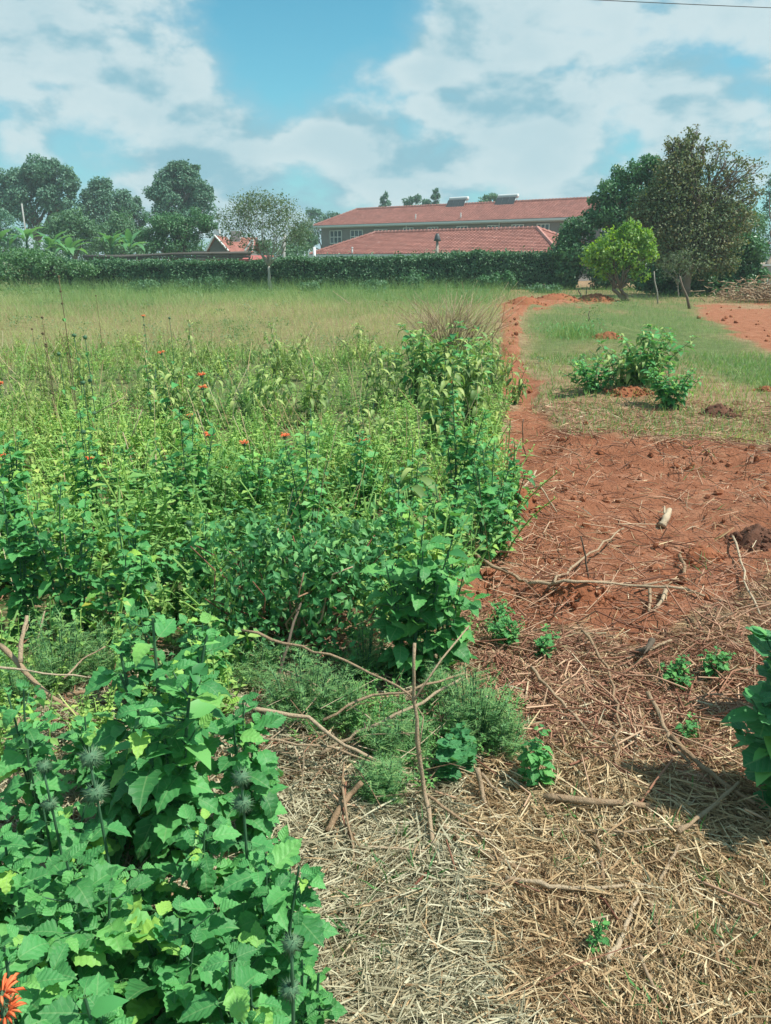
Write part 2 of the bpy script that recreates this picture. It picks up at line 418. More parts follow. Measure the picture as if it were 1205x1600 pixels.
def soil_mask(x, y):
    px, py = to_px(x, y, 0)
    wob = (fbm(x * 1.3, y * 1.3, 4, 3) - 0.5) * 60
    return np.clip(np.maximum.reduce([sstep(poly_sd(px, py, SOIL_MAIN) + wob, -18, 18), sstep(poly_sd(px, py, SOIL_PATH) + wob * .25 + (fbm(x * 3, y * 1.2, 3, 13) - .5) * 16, -4, 5),
                      sstep(poly_sd(px, py, SOIL_FAR) + wob * .5, -12, 10) * .9]), 0, 1)
def height(x, y):
    x = np.asarray(x, float); y = np.asarray(y, float)
    px, py = to_px(x, y, 0)
    near = np.exp(-np.maximum(y - 4, 0) / 14)
    h = (fbm(x * 0.35, y * 0.35, 3, 1) - 0.5) * 0.16 * sstep(y, 2.5, 9)
    h = h + (fbm(x * 2.1, y * 2.1, 4, 2) - 0.5) * 0.07 * near
    m = sstep(poly_sd(px, py, SOIL_MAIN), -10, 14)
    h = h - 0.07 * m * sstep(y, 3.4, 4.6)
    clod = fbm(x * 9, y * 9, 4, 7)
    h = h + np.where((y < 14), m * (np.abs(clod - 0.5) * 0.17 - 0.015), 0)
    mp = sstep(poly_sd(px, py, SOIL_PATH), -5, 6)
    h = h + mp * (fbm(x * 2.4, y * 2.4, 3, 9) - 0.40) * 0.42 * sstep(y, 9, 15)
    # bank of cut turf and loose soil beyond the bare patch
    q = np.abs(py - (684 + (px - 860) * 0.11)) / 13
    bk = np.exp(-q * q) * sstep(px, 840, 900) * (0.4 + fbm(x * 2.5, y * 2.5, 3, 5))
    h = h + 0.13 * bk * np.where((y > 3) & (y < 12), 1, 0)
    # low earth swells
    for (cx, cy, r, a) in SWELL:
        c = at_z(cx, cy); d2 = ((x - c[0]) ** 2 + (y - c[1]) ** 2) / (r * r)
        h = h + a * np.exp(-d2) * (0.75 + 0.5 * clod)
    return h
SWELL = [(840, 770, 0.28, 0.09), (1190, 800, 0.30, 0.11), (880, 935, 0.2, 0.07), (985, 615, 0.42, 0.12), (1040, 915, 0.2, 0.03), (760, 900, 0.2, 0.05),
         (500, 960, 0.18, 0.05), (1215, 468, 1.3, 0.35), (1300, 466, 2.0, 0.5), (940, 520, 0.6, 0.22), (1110, 980, 0.25, 0.05), (700, 920, .2, .04)]

def axis_pts(lo, hi, c, w, k):
    p = [c]; 
    while p[-1] < hi: p.append(p[-1] + k * (w + abs(p[-1] - c)))
    q = [c]
    while q[-1] > lo: q.append(q[-1] - k * (w + abs(q[-1] - c)))
    return np.array(q[:0:-1] + p)
xs = axis_pts(-600, 600, 0.4, 1.1, 0.038)
ys = axis_pts(-60, 900, 2.6, 1.5, 0.024)
gx, gy = np.meshgrid(xs, ys)
gh = height(gx, gy)
nx, ny = len(xs), len(ys)
ii = np.arange((ny - 1) * (nx - 1)); ri = ii // (nx - 1); ci = ii % (nx - 1)
q0 = ri * nx + ci
loops = np.stack([q0, q0 + 1, q0 + nx + 1, q0 + nx], 1).ravel()
me = bpy.data.meshes.new('ground')
me.vertices.add(nx * ny); me.vertices.foreach_set('co', np.stack([gx, gy, gh], 2).astype(np.float32).ravel())
me.loops.add(len(loops)); me.loops.foreach_set('vertex_index', loops.astype(np.int32))
me.polygons.add(len(ii)); me.polygons.foreach_set('loop_start', (np.arange(len(ii)) * 4).astype(np.int32))
me.polygons.foreach_set('use_smooth', np.ones(len(ii), bool))
GPX, GPY = to_px(gx, gy, 0)
ms = soil_mask(gx, gy)
mg = sstep(poly_sd(GPX, GPY, GREEN_R) + (fbm(gx * 1.2, gy * .7, 3, 81) - .5) * 70, -30, 30)
fieldm = sstep(gy, 10, 17) * (1 - sstep(poly_sd(GPX, GPY, [(770, 400), (3000, 400), (3000, 560), (770, 560)]), -5, 5))
mg = np.maximum(mg, fieldm * (0.35 + 0.5 * sstep(gy, 24, 36)))
mu = sstep(poly_sd(GPX, GPY, UNDER), -10, 20)
ms = ms * (1 - .22 * ((gy > 12) & (gx > 5)))
cl = np.stack([ms, mg, mu, np.ones_like(ms)], 2)
ca = me.color_attributes.new('zones', 'FLOAT_COLOR', 'POINT'); ca.data.foreach_set('color', cl.astype(np.float32).ravel())
me.update(calc_edges=True)
def ground_mat():
    m, N, L = new_mat('ground'); out = N.new('ShaderNodeOutputMaterial')
    geo = N.new('ShaderNodeNewGeometry'); pos = geo.outputs['Position']
    at = N.new('ShaderNodeAttribute'); at.attribute_name = 'zones'
    sp = N.new('ShaderNodeSeparateColor'); L.new(at.outputs['Color'], sp.inputs[0])
    n_big = nnoise(N, L, pos, 0.8, 5, 0.6); n_mid = nnoise(N, L, pos, 5, 6, 0.65); n_fine = nnoise(N, L, pos, 45, 5, 0.7)
    dry = nramp(N, L, n_mid, [(0.3, (0.22, 0.13, 0.07)), (0.5, (0.34, 0.22, 0.125)), (0.72, (0.46, 0.34, 0.20))])
    soil = nramp(N, L, n_mid, [(0.28, (0.27, 0.10, 0.05)), (0.5, (0.41, 0.165, 0.087)), (0.72, (0.54, 0.265, 0.155))])
    soil = nmix(N, L, nmath(N, L, 'MULTIPLY', n_fine, 0.5), soil, (0.27, 0.12, 0.07))
    green = nramp(N, L, n_mid, [(0.3, (0.10, 0.14, 0.05)), (0.6, (0.17, 0.21, 0.08)), (0.8, (0.27, 0.26, 0.13))])
    under = nramp(N, L, n_mid, [(0.3, (0.10, 0.14, 0.055)), (0.7, (0.22, 0.24, 0.10))])
    c = nmix(N, L, sp.outputs[1], dry, green)
    c = nmix(N, L, sp.outputs[2], c, under)
    sm = nmath(N, L, 'ADD', sp.outputs[0], nmath(N, L, 'MULTIPLY', nmath(N, L, 'SUBTRACT', n_big, 0.5), 0.9))
    mr = N.new('ShaderNodeMapRange'); mr.interpolation_type = 'SMOOTHSTEP'; L.new(sm, mr.inputs[0]); mr.inputs[1].default_value = 0.25; mr.inputs[2].default_value = 0.65
    c = nmix(N, L, mr.outputs[0], c, soil)
    p = N.new('ShaderNodeBsdfPrincipled'); L.new(c, p.inputs['Base Color']); p.inputs['Roughness'].default_value = 0.97
    p.inputs['Specular IOR Level'].default_value = 0.1
    b = N.new('ShaderNodeBump'); b.inputs['Strength'].default_value = 1.0; b.inputs['Distance'].default_value = 0.045
    L.new(nmath(N, L, 'ADD', nmath(N, L, 'MULTIPLY', n_mid, 1.2), nmath(N, L, 'MULTIPLY', n_fine, 0.7)), b.inputs['Height']); L.new(b.outputs[0], p.inputs['Normal'])
    L.new(p.outputs[0], out.inputs[0]); return m
me.materials.append(ground_mat())
ground = bpy.data.objects.new('ground', me); COL.objects.link(ground); tag(ground, kind='structure')
def gz(x, y): return float(height(np.array([x]), np.array([y]))[0])
def gp(px, py):
    p = at_z(px, py); 
    z = gz(p[0], p[1]); return np.array([p[0], p[1], z])

# ------------------------------------------------------------ the buildings behind the hedge
def tiled_mat(name, cols):
    m, N, L = new_mat(name); out = N.new('ShaderNodeOutputMaterial')
    tc = N.new('ShaderNodeTexCoord'); uv = tc.outputs['UV']
    br = N.new('ShaderNodeTexBrick'); L.new(uv, br.inputs['Vector'])
    br.inputs['Scale'].default_value = 1.0; br.inputs['Brick Width'].default_value = 0.34; br.inputs['Row Height'].default_value = 0.27
    br.inputs['Mortar Size'].default_value = 0.012; br.offset = 0.0
    br.inputs['Color1'].default_value = (*cols[0], 1); br.inputs['Color2'].default_value = (*cols[1], 1); br.inputs['Mortar'].default_value = (*cols[2], 1)
    nz = nnoise(N, L, uv, 0.8, 4, 0.6)
    c = nmix(N, L, 0.7, br.outputs[0], nramp(N, L, nz, [(0.3, (0.72, 0.70, 0.70)), (0.7, (1.15, 1.12, 1.1))]), 'MULTIPLY')
    sp = nnoise(N, L, uv, 2.6, 2, 0.5)
    f = nramp(N, L, sp, [(0.69, (0, 0, 0)), (0.73, (1, 1, 1))])
    c = nmix(N, L, nmath(N, L, 'MULTIPLY', f, 0.6), c, (0.50, 0.42, 0.36))
    p = N.new('ShaderNodeBsdfPrincipled'); L.new(c, p.inputs['Base Color']); p.inputs['Roughness'].default_value = 0.8
    L.new(p.outputs[0], out.inputs[0]); return m
MT['roof_tile'] = tiled_mat('roof_tile', [(0.44, 0.185, 0.14), (0.34, 0.135, 0.10), (0.20, 0.085, 0.068)])
MT['block'] = plain_mat('stone_block', [(0, (0.15, 0.145, 0.135)), (1, (0.29, 0.275, 0.255))], 0.9, 0.2, 1.5, 0.3, 12)
MT['white'] = plain_mat('white_paint', g2((0.60, 0.62, 0.60), (0.72, 0.74, 0.72)), 0.6, 0.3, 2)
MT['glass'] = plain_mat('window_glass', g2((0.04, 0.07, 0.08), (0.07, 0.10, 0.11)), 0.12, 0.6)
MT['dark_metal'] = plain_mat('dark_metal', g2((0.05, 0.06, 0.06), (0.10, 0.11, 0.11)), 0.5, 0.4, 4)
MT['concrete'] = plain_mat('concrete', g2((0.30, 0.30, 0.28), (0.46, 0.46, 0.43)), 0.9, 0.2, 3, 0.3)
MT['ridge_tile'] = plain_mat('ridge_tile', g2((0.42, 0.18, 0.14), (0.56, 0.30, 0.25)), 0.8, 0.2, 2)
MT['timber'] = plain_mat('weathered_timber', g2((0.07, 0.07, 0.06), (0.16, 0.14, 0.12)), 0.85, 0.2, 3)
MT['red_sheet'] = plain_mat('red_sheet', g2((0.40, 0.10, 0.09), (0.50, 0.15, 0.12)), 0.6, 0.3, 2)

def hip_roof(o, u, Lr, W, rise, over=0.6):
    """four tiled slopes; o front-left eave corner, u unit along the front, returns Geo, ridge ends"""
    u = np.array([u[0], u[1], 0.0]); v = np.array([-u[1], u[0], 0.0])   # v towards the back
    z = np.array([0, 0, 1.0]); h = W / 2
    A = o; B = o + u * Lr; Cc = B + v * W; D = A + v * W
    R0 = A + u * h + v * h + z * rise; R1 = B - u * h + v * h + z * rise
    g = Geo()
    sl = math.hypot(h, rise)
    def slope(P0, P1, Q1, Q0, n_along, rows):
        # rows of tiles, each course stepping 4 cm over the one below
        P0, P1, Q1, Q0 = map(np.array, (P0, P1, Q1, Q0)); V = []; UV = []; Fc = []
        wlen = np.linalg.norm(P1 - P0); nrm = np.cross(P1 - P0, Q0 - P0); nrm = nrm / np.linalg.norm(nrm)
        e = (P1 - P0) / wlen
        for r in range(rows + 1):
            for lip in ((0, 1) if r < rows else (0,)):
                t = r / rows
                a = P0 + (Q0 - P0) * t; b = P1 + (Q1 - P1) * t
                for i in range(n_along + 1):
                    s = i / n_along; p = a + (b - a) * s
                    wv = 0.03 * abs(math.sin((p - P0) @ e / 0.34 * math.pi)) if n_along > 40 else 0
                    V.append(p + nrm * ((0.035 if lip else 0.0) + wv + R.random() * .012)); UV.append(((p - P0) @ e, t * sl + 0.0))
        n1 = n_along + 1; rowsV = len(V) // n1
        for r in range(rowsV - 1):
            for i in range(n_along):
                Fc.append((r * n1 + i, r * n1 + i + 1, (r + 1) * n1 + i + 1, (r + 1) * n1 + i))
        g.raw(V, Fc, UV)
    rows = max(8, int(sl / 0.27))
    slope(A, B, R1, R0, int(Lr / .113), rows); slope(Cc, D, R0, R1, 24, rows); slope(B, Cc, R1, R1, 8, rows); slope(D, A, R0, R0, 8, rows)
    rg = Geo()
    for a, b in ((R0, R1), (A, R0), (B, R1), (D, R0), (Cc, R1)):
        n = max(2, int(np.linalg.norm(b - a) / 0.4))
        for i in range(n):
            p0 = a + (b - a) * i / n; p1 = a + (b - a) * (i + 0.97) / n
            rg.tube([p0 + z * 0.03, p1 + z * 0.07], 0.13, 0.15, 6, R.random())
    return g, rg, (A, B, Cc, D, R0, R1), v

def long_building(name, label, A, B, W, zc, rise, zg, wins, over=0.7):
    """A, B: front eave corners on the ground plan (x, y); zc eave height"""
    A = np.array([A[0], A[1], zc]); B = np.array([B[0], B[1], zc])
    Lr = np.linalg.norm(B - A); u = (B - A) / Lr
    root = thing(name, label, 'building', (A[0], A[1], zg))
    loc = np.array([A[0], A[1], zg])
    g, rg, C, v = hip_roof(A, u, Lr, W, rise)
    rf = g.build('roof', MT['roof_tile'], root, False, loc)
    rd = rg.build('ridge_tiles', MT['ridge_tile'], None, False, loc); rd.location = (0, 0, 0); rd.parent = rf; rf.location = (0, 0, 0); rd['kind'] = 'stuff'
    def put(o, par): o.location = (0, 0, 0); o.parent = par; return o
    # walls set in under the eaves
    ang = math.atan2(u[1], u[0])
    w = Geo(); cz = (zc + zg) / 2 - 0.1; ctr = A + u * Lr / 2 + v * W / 2
    w.box((ctr[0], ctr[1], cz), (Lr - 2 * over, W - 2 * over, zc - zg - 0.2), ang)
    put(w.build('wall', MT['block'], None, False, loc), root)
    f = Geo()
    for a, b in ((C[0], C[1]), (C[1], C[2]), (C[2], C[3]), (C[3], C[0])):
        m_ = (a + b) / 2; d = b - a; ln = np.linalg.norm(d)
        f.box((m_[0], m_[1], zc - 0.12), (ln + 0.1, 0.14, 0.22), math.atan2(d[1], d[0]))
    put(f.build('gutter', MT['white'], None, False, loc), root)
    s = Geo(); s.box((ctr[0], ctr[1], zc - 0.28), (Lr - 0.3, W - 0.3, 0.06), ang)
    put(s.build('soffit', MT['white'], None, False, loc), root)
    # windows: position along the wall, width, height, bottom z
    for (t, ww, wh, wz) in wins:
        c = A + u * t + v * (over - 0.02); c = np.array([c[0], c[1], wz + wh / 2])
        gl = Geo(); gl.box(c, (ww, 0.04, wh), ang)
        wo = put(gl.build('window', MT['glass'], None, False, loc), root)
        fr = Geo()
        c2 = c - v * 0.04
        for k in range(4):
            p = c2 + u * (k / 3 - 0.5) * (ww); fr.box(p, (0.09, 0.06, wh + 0.08), ang)
        for k in (0, 1, 2):
            zz = (k / 2 - 0.5) * wh; fr.box(c2 - v * 0.012 + np.array([0, 0, zz]), (ww + 0.1, 0.05, 0.08), ang)
        put(fr.build('frame', MT['white'], None, False, loc), wo)
    for t in (Lr * 0.33, Lr * 0.62):
        dp = Geo(); q = A + u * t + v * (over - 0.1); dp.tube([np.array([q[0], q[1], zc - 0.2]), np.array([q[0], q[1], zg])], 0.06, 0.06, 6)
        put(dp.build('downpipe', MT['white'], None, False, loc), root)
    return root, A, u, v, C, zc, rise
zgr = -0.6
hb = 408
# two-storey block: front eave from photograph corner to the trees
DL, DR = 106.0, 80.0
Lc = at_y(490, 357, DL); Rc = at_y(1010, 330, DR)
ze = (Lc[2] + Rc[2]) / 2
wins = []
b2, A2, u2, v2, C2, ze2, rise2 = long_building('two_storey_block', 'long two-storey stone building under a red tiled hip roof, partly behind the low roof',
    (Lc[0], Lc[1]), (Rc[0], Rc[1]), 8.0, ze, 2.0, zgr,
    [(t, 1.9, 1.5, ze - 2.15) for t in (3.2, 6.6, 10.4)] + [(t, 1.4, 1.2, ze - 1.75) for t in (14.5, 18, 22, 26, 29, 32)] + [(t, 2.0, 1.3, ze - 1.9) for t in (36, 39.5, 43)])
# low block in front of it
L1 = at_y(484, 401, 74.0); R1_ = at_y(874, 391, 58.0)
b1, A1, u1, v1, C1, ze1, rise1 = long_building('low_block', 'low single-storey building whose red tiled hip roof rises just above the hedge',
    (L1[0], L1[1]), (R1_[0], R1_[1]), 8.5, (L1[2] + R1_[2]) / 2, 1.85, zgr, [(4, 1.5, 1.1, 0.7), (9, 1.5, 1.1, 0.7), (15, 1.5, 1.1, 0.7)])

def solar(px, py, label):
    y = (C2[4][1] + C2[5][1]) / 2
    # on the ridge: find the ridge point that projects to px
    a, b = C2[4], C2[5]; best = min((abs(to_px(*(a + (b - a) * t))[0] - px), t) for t in np.linspace(0, 1, 400))[1]
    p = a + (b - a) * best; s = 1.0
    p = p - np.array([0, 0, .25]); root = thing('solar_water_heater', label, 'solar heater', p, 'solar water heaters on the long roof')
    t = Geo(); W = 2.5
    def loc(dx, dv, dz): return np.array([u2[0] * dx - v2[0] * dv, u2[1] * dx - v2[1] * dv, dz])
    t.tube([loc(-W / 2, -.35, .92), loc(-W / 2 + .04, -.35, .92), loc(W / 2 - .04, -.35, .92), loc(W / 2, -.35, .92)], 0.22, 0.22, 14)
    t.build('tank', MT['white'], root)
    pn = Geo()
    for k in (-1, 0, 1):
        V = [loc(k * .82 - .39, .1, .78), loc(k * .82 + .39, .1, .78), loc(k * .82 + .39, .62, -.05), loc(k * .82 - .39, .62, -.05)]
        V += [p_ + np.array([0, 0, -.08]) for p_ in V]
        pn.raw(V, [(0, 3, 2, 1), (4, 5, 6, 7), (0, 1, 5, 4), (1, 2, 6, 5), (2, 3, 7, 6), (3, 0, 4, 7)])
    pn.build('collector_panel', MT['dark_metal'], root, False)
    fr = Geo()
    for dx in (-W / 2 + .15, W / 2 - .15, 0):
        fr.tube([loc(dx, -.4, -.15), loc(dx, -.35, .95)], .035, .035, 5); fr.tube([loc(dx, -.35, .85), loc(dx, .66, -.1)], .035, .035, 5)
    fr.build('stand', MT['white'], root)
solar(715, 312, 'white solar water heater tank above the middle of the long roof ridge')
solar(792, 308, 'white solar water heater further right on the ridge, nearer the trees')

def vent(px, py, C, rise, label, hgt=.5):
    # on the front slope of the roof
    A, B, _, _, R0, R1 = C; best = None
    for t in np.linspace(0.02, .98, 90):
        for s in np.linspace(0.02, .95, 30):
            p = A + (B - A) * t; q = R0 + (R1 - R0) * t; w = p + (q - p) * s
            X, Y = to_px(*w); d = abs(X - px) + abs(Y - py)
            if best is None or d < best[0]: best = (d, w)
    w = best[1]; root = thing('roof_vent', label, 'vent', w)
    g = Geo(); g.tube([(0, 0, -.1), (0, 0, hgt)], .07, .07, 8); g.build('pipe', MT['white'], root)
    g = Geo(); g.tube([(0, 0, hgt + .02), (0, 0, hgt + .1)], .13, .05, 8); g.build('cap', MT['white'], root)
vent(720, 340, C2, rise2, 'small white vent pipe left of the lamp post on the long roof')
vent(725, 342, C2, rise2, 'small white vent pipe beside its twin near the upper eaves') if False else None
vent(649, 343, C2, rise2, 'small white vent pipe low on the left half of the long roof')
vent(552, 397, C1, rise1, 'small white vent pipe at the left end of the low roof', .45)

# lamp post standing between hedge and low block
p = at_y(683, 400, 56.0); root = thing('lamp_post', 'thin pale post with a dark hooded lamp in front of the low red roof', 'lamp post', (p[0], 56, zgr))
top = at_y(683, 377, 56.0)[2]
g = Geo(); g.tube([(0, 0, 0), (0, 0, top - zgr)], .11, .09, 8); g.build('post', MT['pale_bark'], root)
g = Geo(); g.tube([(0, 0, top - zgr), (0, 0, top - zgr + .18), (0, 0, top - zgr + .34), (0, 0, top - zgr + .5)], .26, .10, 8, rough=.2); g.build('lamp_hood', MT['dark_metal'], root)

# small brick house left
def gable_house():
    y = 62.0; s = px_m(y)
    c = at_y(345, 400, y); root = thing('small_house', 'small house with steep red tiled gables behind the left part of the hedge', 'house', (c[0], y, zgr))
    def P(px, py, dy=0): q = at_y(px, py, y + dy); return np.array([q[0] - c[0], dy, q[2] - zgr])
    w = Geo()
    # main wing: ridge runs across from 330 to 372; gable at the right end
    x0, x1 = P(300, 400)[0], P(392, 400)[0]; z1 = P(0, 392)[2]; zr = P(0, 370)[2]
    w.box(((x0 + x1) / 2, 2, z1 / 2), (x1 - x0, 4.0, z1))
    w.build('wall', MT['block'], root, False)
    r = Geo(); xa, xb, xm = P(330, 0)[0], P(380, 0)[0], P(357, 0)[0]
    def slab(a, b, c_, d, g_=r):
        V = [np.array(q, float) for q in (a, b, c_, d)]; n = np.cross(V[1] - V[0], V[3] - V[0]); n /= np.linalg.norm(n); V += [q - n * .12 for q in V]
        g_.raw(V, [(0, 1, 2, 3), (7, 6, 5, 4), (0, 4, 5, 1), (1, 5, 6, 2), (2, 6, 7, 3), (3, 7, 4, 0)], [(0, 0), (4, 0), (4, 2), (0, 2)] * 2)
    slab((xa, -.4, z1 - .1), (x1 + .2, -.4, z1 - .1), (xb - .1, 1.8, zr), (xa, 1.8, zr)); slab((x1 + .2, 4.2, z1 - .1), (xa, 4.2, z1 - .1), (xa, 1.8, zr), (xb - .1, 1.8, zr))
    # cross gable, left
    xg0, xg1, xgm = P(300, 0)[0], P(338, 0)[0], P(316, 0)[0]; zg = P(0, 368)[2]
    slab((xg1, -.9, z1), (xg1, 3.6, z1), (xgm, 3.6, zg), (xgm, -.9, zg)); slab((xg0, 3.6, z1 ), (xg0, -.9, z1), (xgm, -.9, zg), (xgm, 3.6, zg))
    r.build('roof', MT['roof_tile'], root, False)
    g = Geo(); V = [(xg0 + .1, -.7, z1 - .1), (xg1 - .1, -.7, z1 - .1), (xgm, -.7, zg - .1), (xg0 + .1, -.55, z1 - .1), (xg1 - .1, -.55, z1 - .1), (xgm, -.55, zg - .1)]
    g.raw(V, [(0, 1, 2), (5, 4, 3), (0, 3, 4, 1), (1, 4, 5, 2), (2, 5, 3, 0)])
    g.build('gable', MT['block'], root, False); g = Geo()
    V = [(xb - .6, -.46, z1 - .1), (x1 + .1, -.46, z1 - .1), (xb - .15, -.1, zr - .35), (xb - .6, -.3, z1 - .1), (x1 + .1, -.3, z1 - .1), (xb - .15, .1, zr - .35)]
    g.raw(V, [(0, 1, 2), (5, 4, 3), (0, 3, 4, 1), (1, 4, 5, 2), (2, 5, 3, 0)])
    g.build('gable', MT['block'], root, False)
    b = Geo()
    for a, bb in (((xg0, -1.0, z1), (xgm, -1.0, zg)), ((xg1, -1.0, z1), (xgm, -1.0, zg)), ((xb - .7, -.55, z1), (xb - .15, -.3, zr - .2)), ((x1 + .2, -.55, z1), (xb - .1, -.3, zr - .2))):
        b = Geo(); b.tube([a, bb], .07, .07, 4); b.build('barge_board', MT['white'], root, False)
    ch = Geo(); ch.box((P(342, 0)[0], 1.5, zr - .1), (.7, .7, 1.1)); ch.build('chimney', MT['concrete'], root, False)
    wv = Geo(); wv.box((P(306, 0)[0], 2.2, zg + .25), (.45, .45, .5)); wv.build('water_tank', MT['white'], root, False)
gable_house()

# open shed with flat roof beams left of the house
def shed():
    y = 52.0; c = at_y(260, 408, y); root = thing('open_shed', 'low flat open shed roof of weathered beams with a red sheet edge behind the hedge', 'shed', (c[0], y, zgr))
    def P(px, py, dy=0): q = at_y(px, py, y + dy); return np.array([q[0] - c[0], dy, q[2] - zgr])
    g = Geo()
    g.tube([P(130, 401), P(190, 401.5), P(270, 397), P(392, 395)], .10, .10, 6); g.tube([P(132, 405.5), P(190, 405), P(270, 402), P(392, 401)], .08, .08, 6)
    g.tube([P(130, 400, 3), P(190, 400, 3), P(392, 394, 3)], .09, .09, 6)
    g.build('beam', MT['timber'], root)
    for px in (140, 165, 192, 222, 250, 280, 306, 332, 360, 390):
        r = Geo(); a = P(px, 399.5 - (px - 130) * .012); b = P(px, 405); a2 = P(px, 399 - (px - 130) * .012, 3)
        r.tube([b - np.array([0, .05, 0]), a, a2], .05, .05, 5); r.build('rafter', MT['timber'], root)
    s = Geo(); V = [P(165, 411), P(393, 407), P(393, 404.5), P(165, 408.5)]; V += [p_ + np.array([0, .06, 0]) for p_ in V]
    s.raw(V, [(0, 1, 2, 3), (7, 6, 5, 4), (0, 4, 5, 1), (1, 5, 6, 2), (2, 6, 7, 3), (3, 7, 4, 0)]); s.build('red_sheet_edge', MT['red_sheet'], root, False)
    for px in (140, 222, 306, 390):
        q = Geo(); a = P(px, 404); q.tube([a, (a[0], a[1], 0)], .07, .07, 6); q.build('post', MT['timber'], root)
shed()
# red roofed hut between the shed and the pale tree
y = 58.0; c = at_y(400, 408, y); root = thing('small_hut', 'tiny low hut with pink red roof beside the pale tree trunk', 'hut', (c[0], y, zgr))
g = Geo(); zt = at_y(400, 406, y)[2] - zgr; g.box((0, 1, zt / 2), (1.5, 1.6, zt)); g.build('wall', MT['block'], root, False)
g = Geo(); g.box((0, .9, zt + .12), (2.0, 2.2, .08), 0, 0, .5, .14); g.build('roof', MT['red_sheet'], root, False)

def pole(px, ytop, yd, r, label, lean=0, mat='concrete', cat='pole', name='utility_pole'):
    t = at_y(px, ytop, yd); o = thing(name, label, cat, (t[0], yd, zgr))
    g = Geo(); g.tube([(0, 0, 0), (lean * .5, 0, (t[2] - zgr) * .5), (lean, 0, t[2] - zgr)], r * 1.2, r, 8)
    g.build('shaft', MT[mat], o); return o, t
po, t_ = pole(34, 318, 70, .065, 'pale grey concrete pole rising among the trees at far left')

pole(437, 366, 52, .11, 'leaning concrete fence pole right of the pale tree', .3, name='fence_post', cat='post')
pole(491, 386, 50, .09, 'short white post at the left end of the low roof', 0, 'white', name='fence_post', cat='post')
pole(1152, 368, 60, .12, 'white post half hidden at the right end of the big trees', 0, 'white', name='fence_post', cat='post')

# overhead cable, top right
a = at_y(700, -13, 26); b = at_y(1500, 22, 26); pts = [a + (b - a) * t + np.array([0, 0, -0.05 * 4 * t * (1 - t)]) + 0 for t in np.linspace(0, 1, 24)]
d = (b - a); pts = [a - d * 1.2] + pts + [b + d * 1.2]
g = Geo(); g.tube(pts, .011, .011, 5); tag(g.build('overhead_cable', MT['dark_metal']), 'thin dark overhead cable crossing the top right of the sky', 'cable')
# low wall at the right edge
y = 44.0; a = at_y(1158, 412, y); root = thing('boundary_wall', 'low pale concrete wall with a capping rail at the far right edge', 'wall', (a[0], y, -.1))
g = Geo(); H = a[2] + .1 - .12; g.box((7, 0, H / 2), (14, .2, H)); g.build('wall_face', MT['concrete'], root, False)
g = Geo(); g.box((7, 0, H + .05), (14.1, .32, .09)); g.build('capping', MT['white'], root, False)
for k in range(5):
    g = Geo(); g.box((.5 + k * 3.2, 0, H + .4), (.14, .14, .6)); g.build('rail_post', MT['concrete'], root, False)
g = Geo(); g.box((7, 0, H + .73), (14, .1, .07)); g.build('rail', MT['timber'], root, False)

# ------------------------------------------------------------ leaf templates
def leaf_tpl(n=12, w=0.36, peak=0.35, serr=0.07, droop=0.35, fold=0.35, pet=0.25, pw=0.02, wave=0.04, tipp=1.0, curl=0.0):
    """length 1 blade after a petiole of length pet, along +X; 4n+6 triangles"""
    V = []; UV = []; Fc = []
    bend = lambda s: (math.sin(s * droop * 1.6) / (droop * 1.6), -(1 - math.cos(s * droop * 1.6)) / (droop * 1.6))
    for i in range(n + 1):
        s = i / n
        a = peak
        prof = (s / a) ** 0.6 if s < a else (1 - ((s - a) / (1 - a)) ** 1.6) ** tipp
        prof = max(prof, 0.0) if 0 < i < n else (0.18 if i == 0 else 0.0)
        hw = w * prof * (1 + (serr * 1.6 if i % 2 == 0 else -serr) if 0 < i < n else 1)
        sb = s - (serr * 0.5 if i % 2 else 0)
        cx, cz = bend(s); ex, ez = bend(max(sb, 0))
        up = hw * fold; wz = wave * math.sin(i * 1.7) * prof
        V += [(pet + ex, hw, ez + up + wz - curl * prof * .1), (pet + cx, 0, cz), (pet + ex, -hw, ez + up - wz - curl * prof * .1)]
        UV += [(0.5 + hw / w * .5, s), (0.5, s), (0.5 - hw / w * .5, s)]
    for i in range(n):
        b = i * 3
        Fc += [(b, b + 1, b + 4, b + 3), (b + 1, b + 2, b + 5, b + 4)]
    if pet > 0:
        m = len(V)
        for x in (0.0, pet + 0.02):
            for k in range(3):
                a = k * 2.094; V.append((x, math.cos(a) * pw, math.sin(a) * pw - .0)); UV.append((0.5, 0.0))
        for k in range(3): Fc.append((m + k, m + (k + 1) % 3, m + 3 + (k + 1) % 3, m + 3 + k))
    return Tpl(V, Fc, UV)
LT = {}
LT['lion'] = [leaf_tpl(12, w_, pk, sr, d, f, .28, .017, wv) for w_, pk, sr, d, f, wv in ((0.36, .30, .07, .25, .35, .03), (.31, .34, .07, .55, .2, .05), (.38, .27, .07, .4, .55, .04), (.33, .36, .08, .95, .3, .03), (.38, .32, .07, .1, .25, .07), (.27, .33, .08, .7, .7, .05), (.35, .25, .06, -.25, .4, .06), (.30, .38, .07, 1.3, .45, .05))]
LT['broad'] = [leaf_tpl(10, w_, .28, .035, d, f, .35, .015, .04) for w_, d, f in ((.40, .3, .3), (.36, .6, .2), (.42, .2, .45), (.38, 1.0, .4), (.33, -.2, .5))]
LT['droop'] = [leaf_tpl(8, .16, .40, .0, d, .5, .1, .014, .02) for d in (.7, 1.1, .9)]
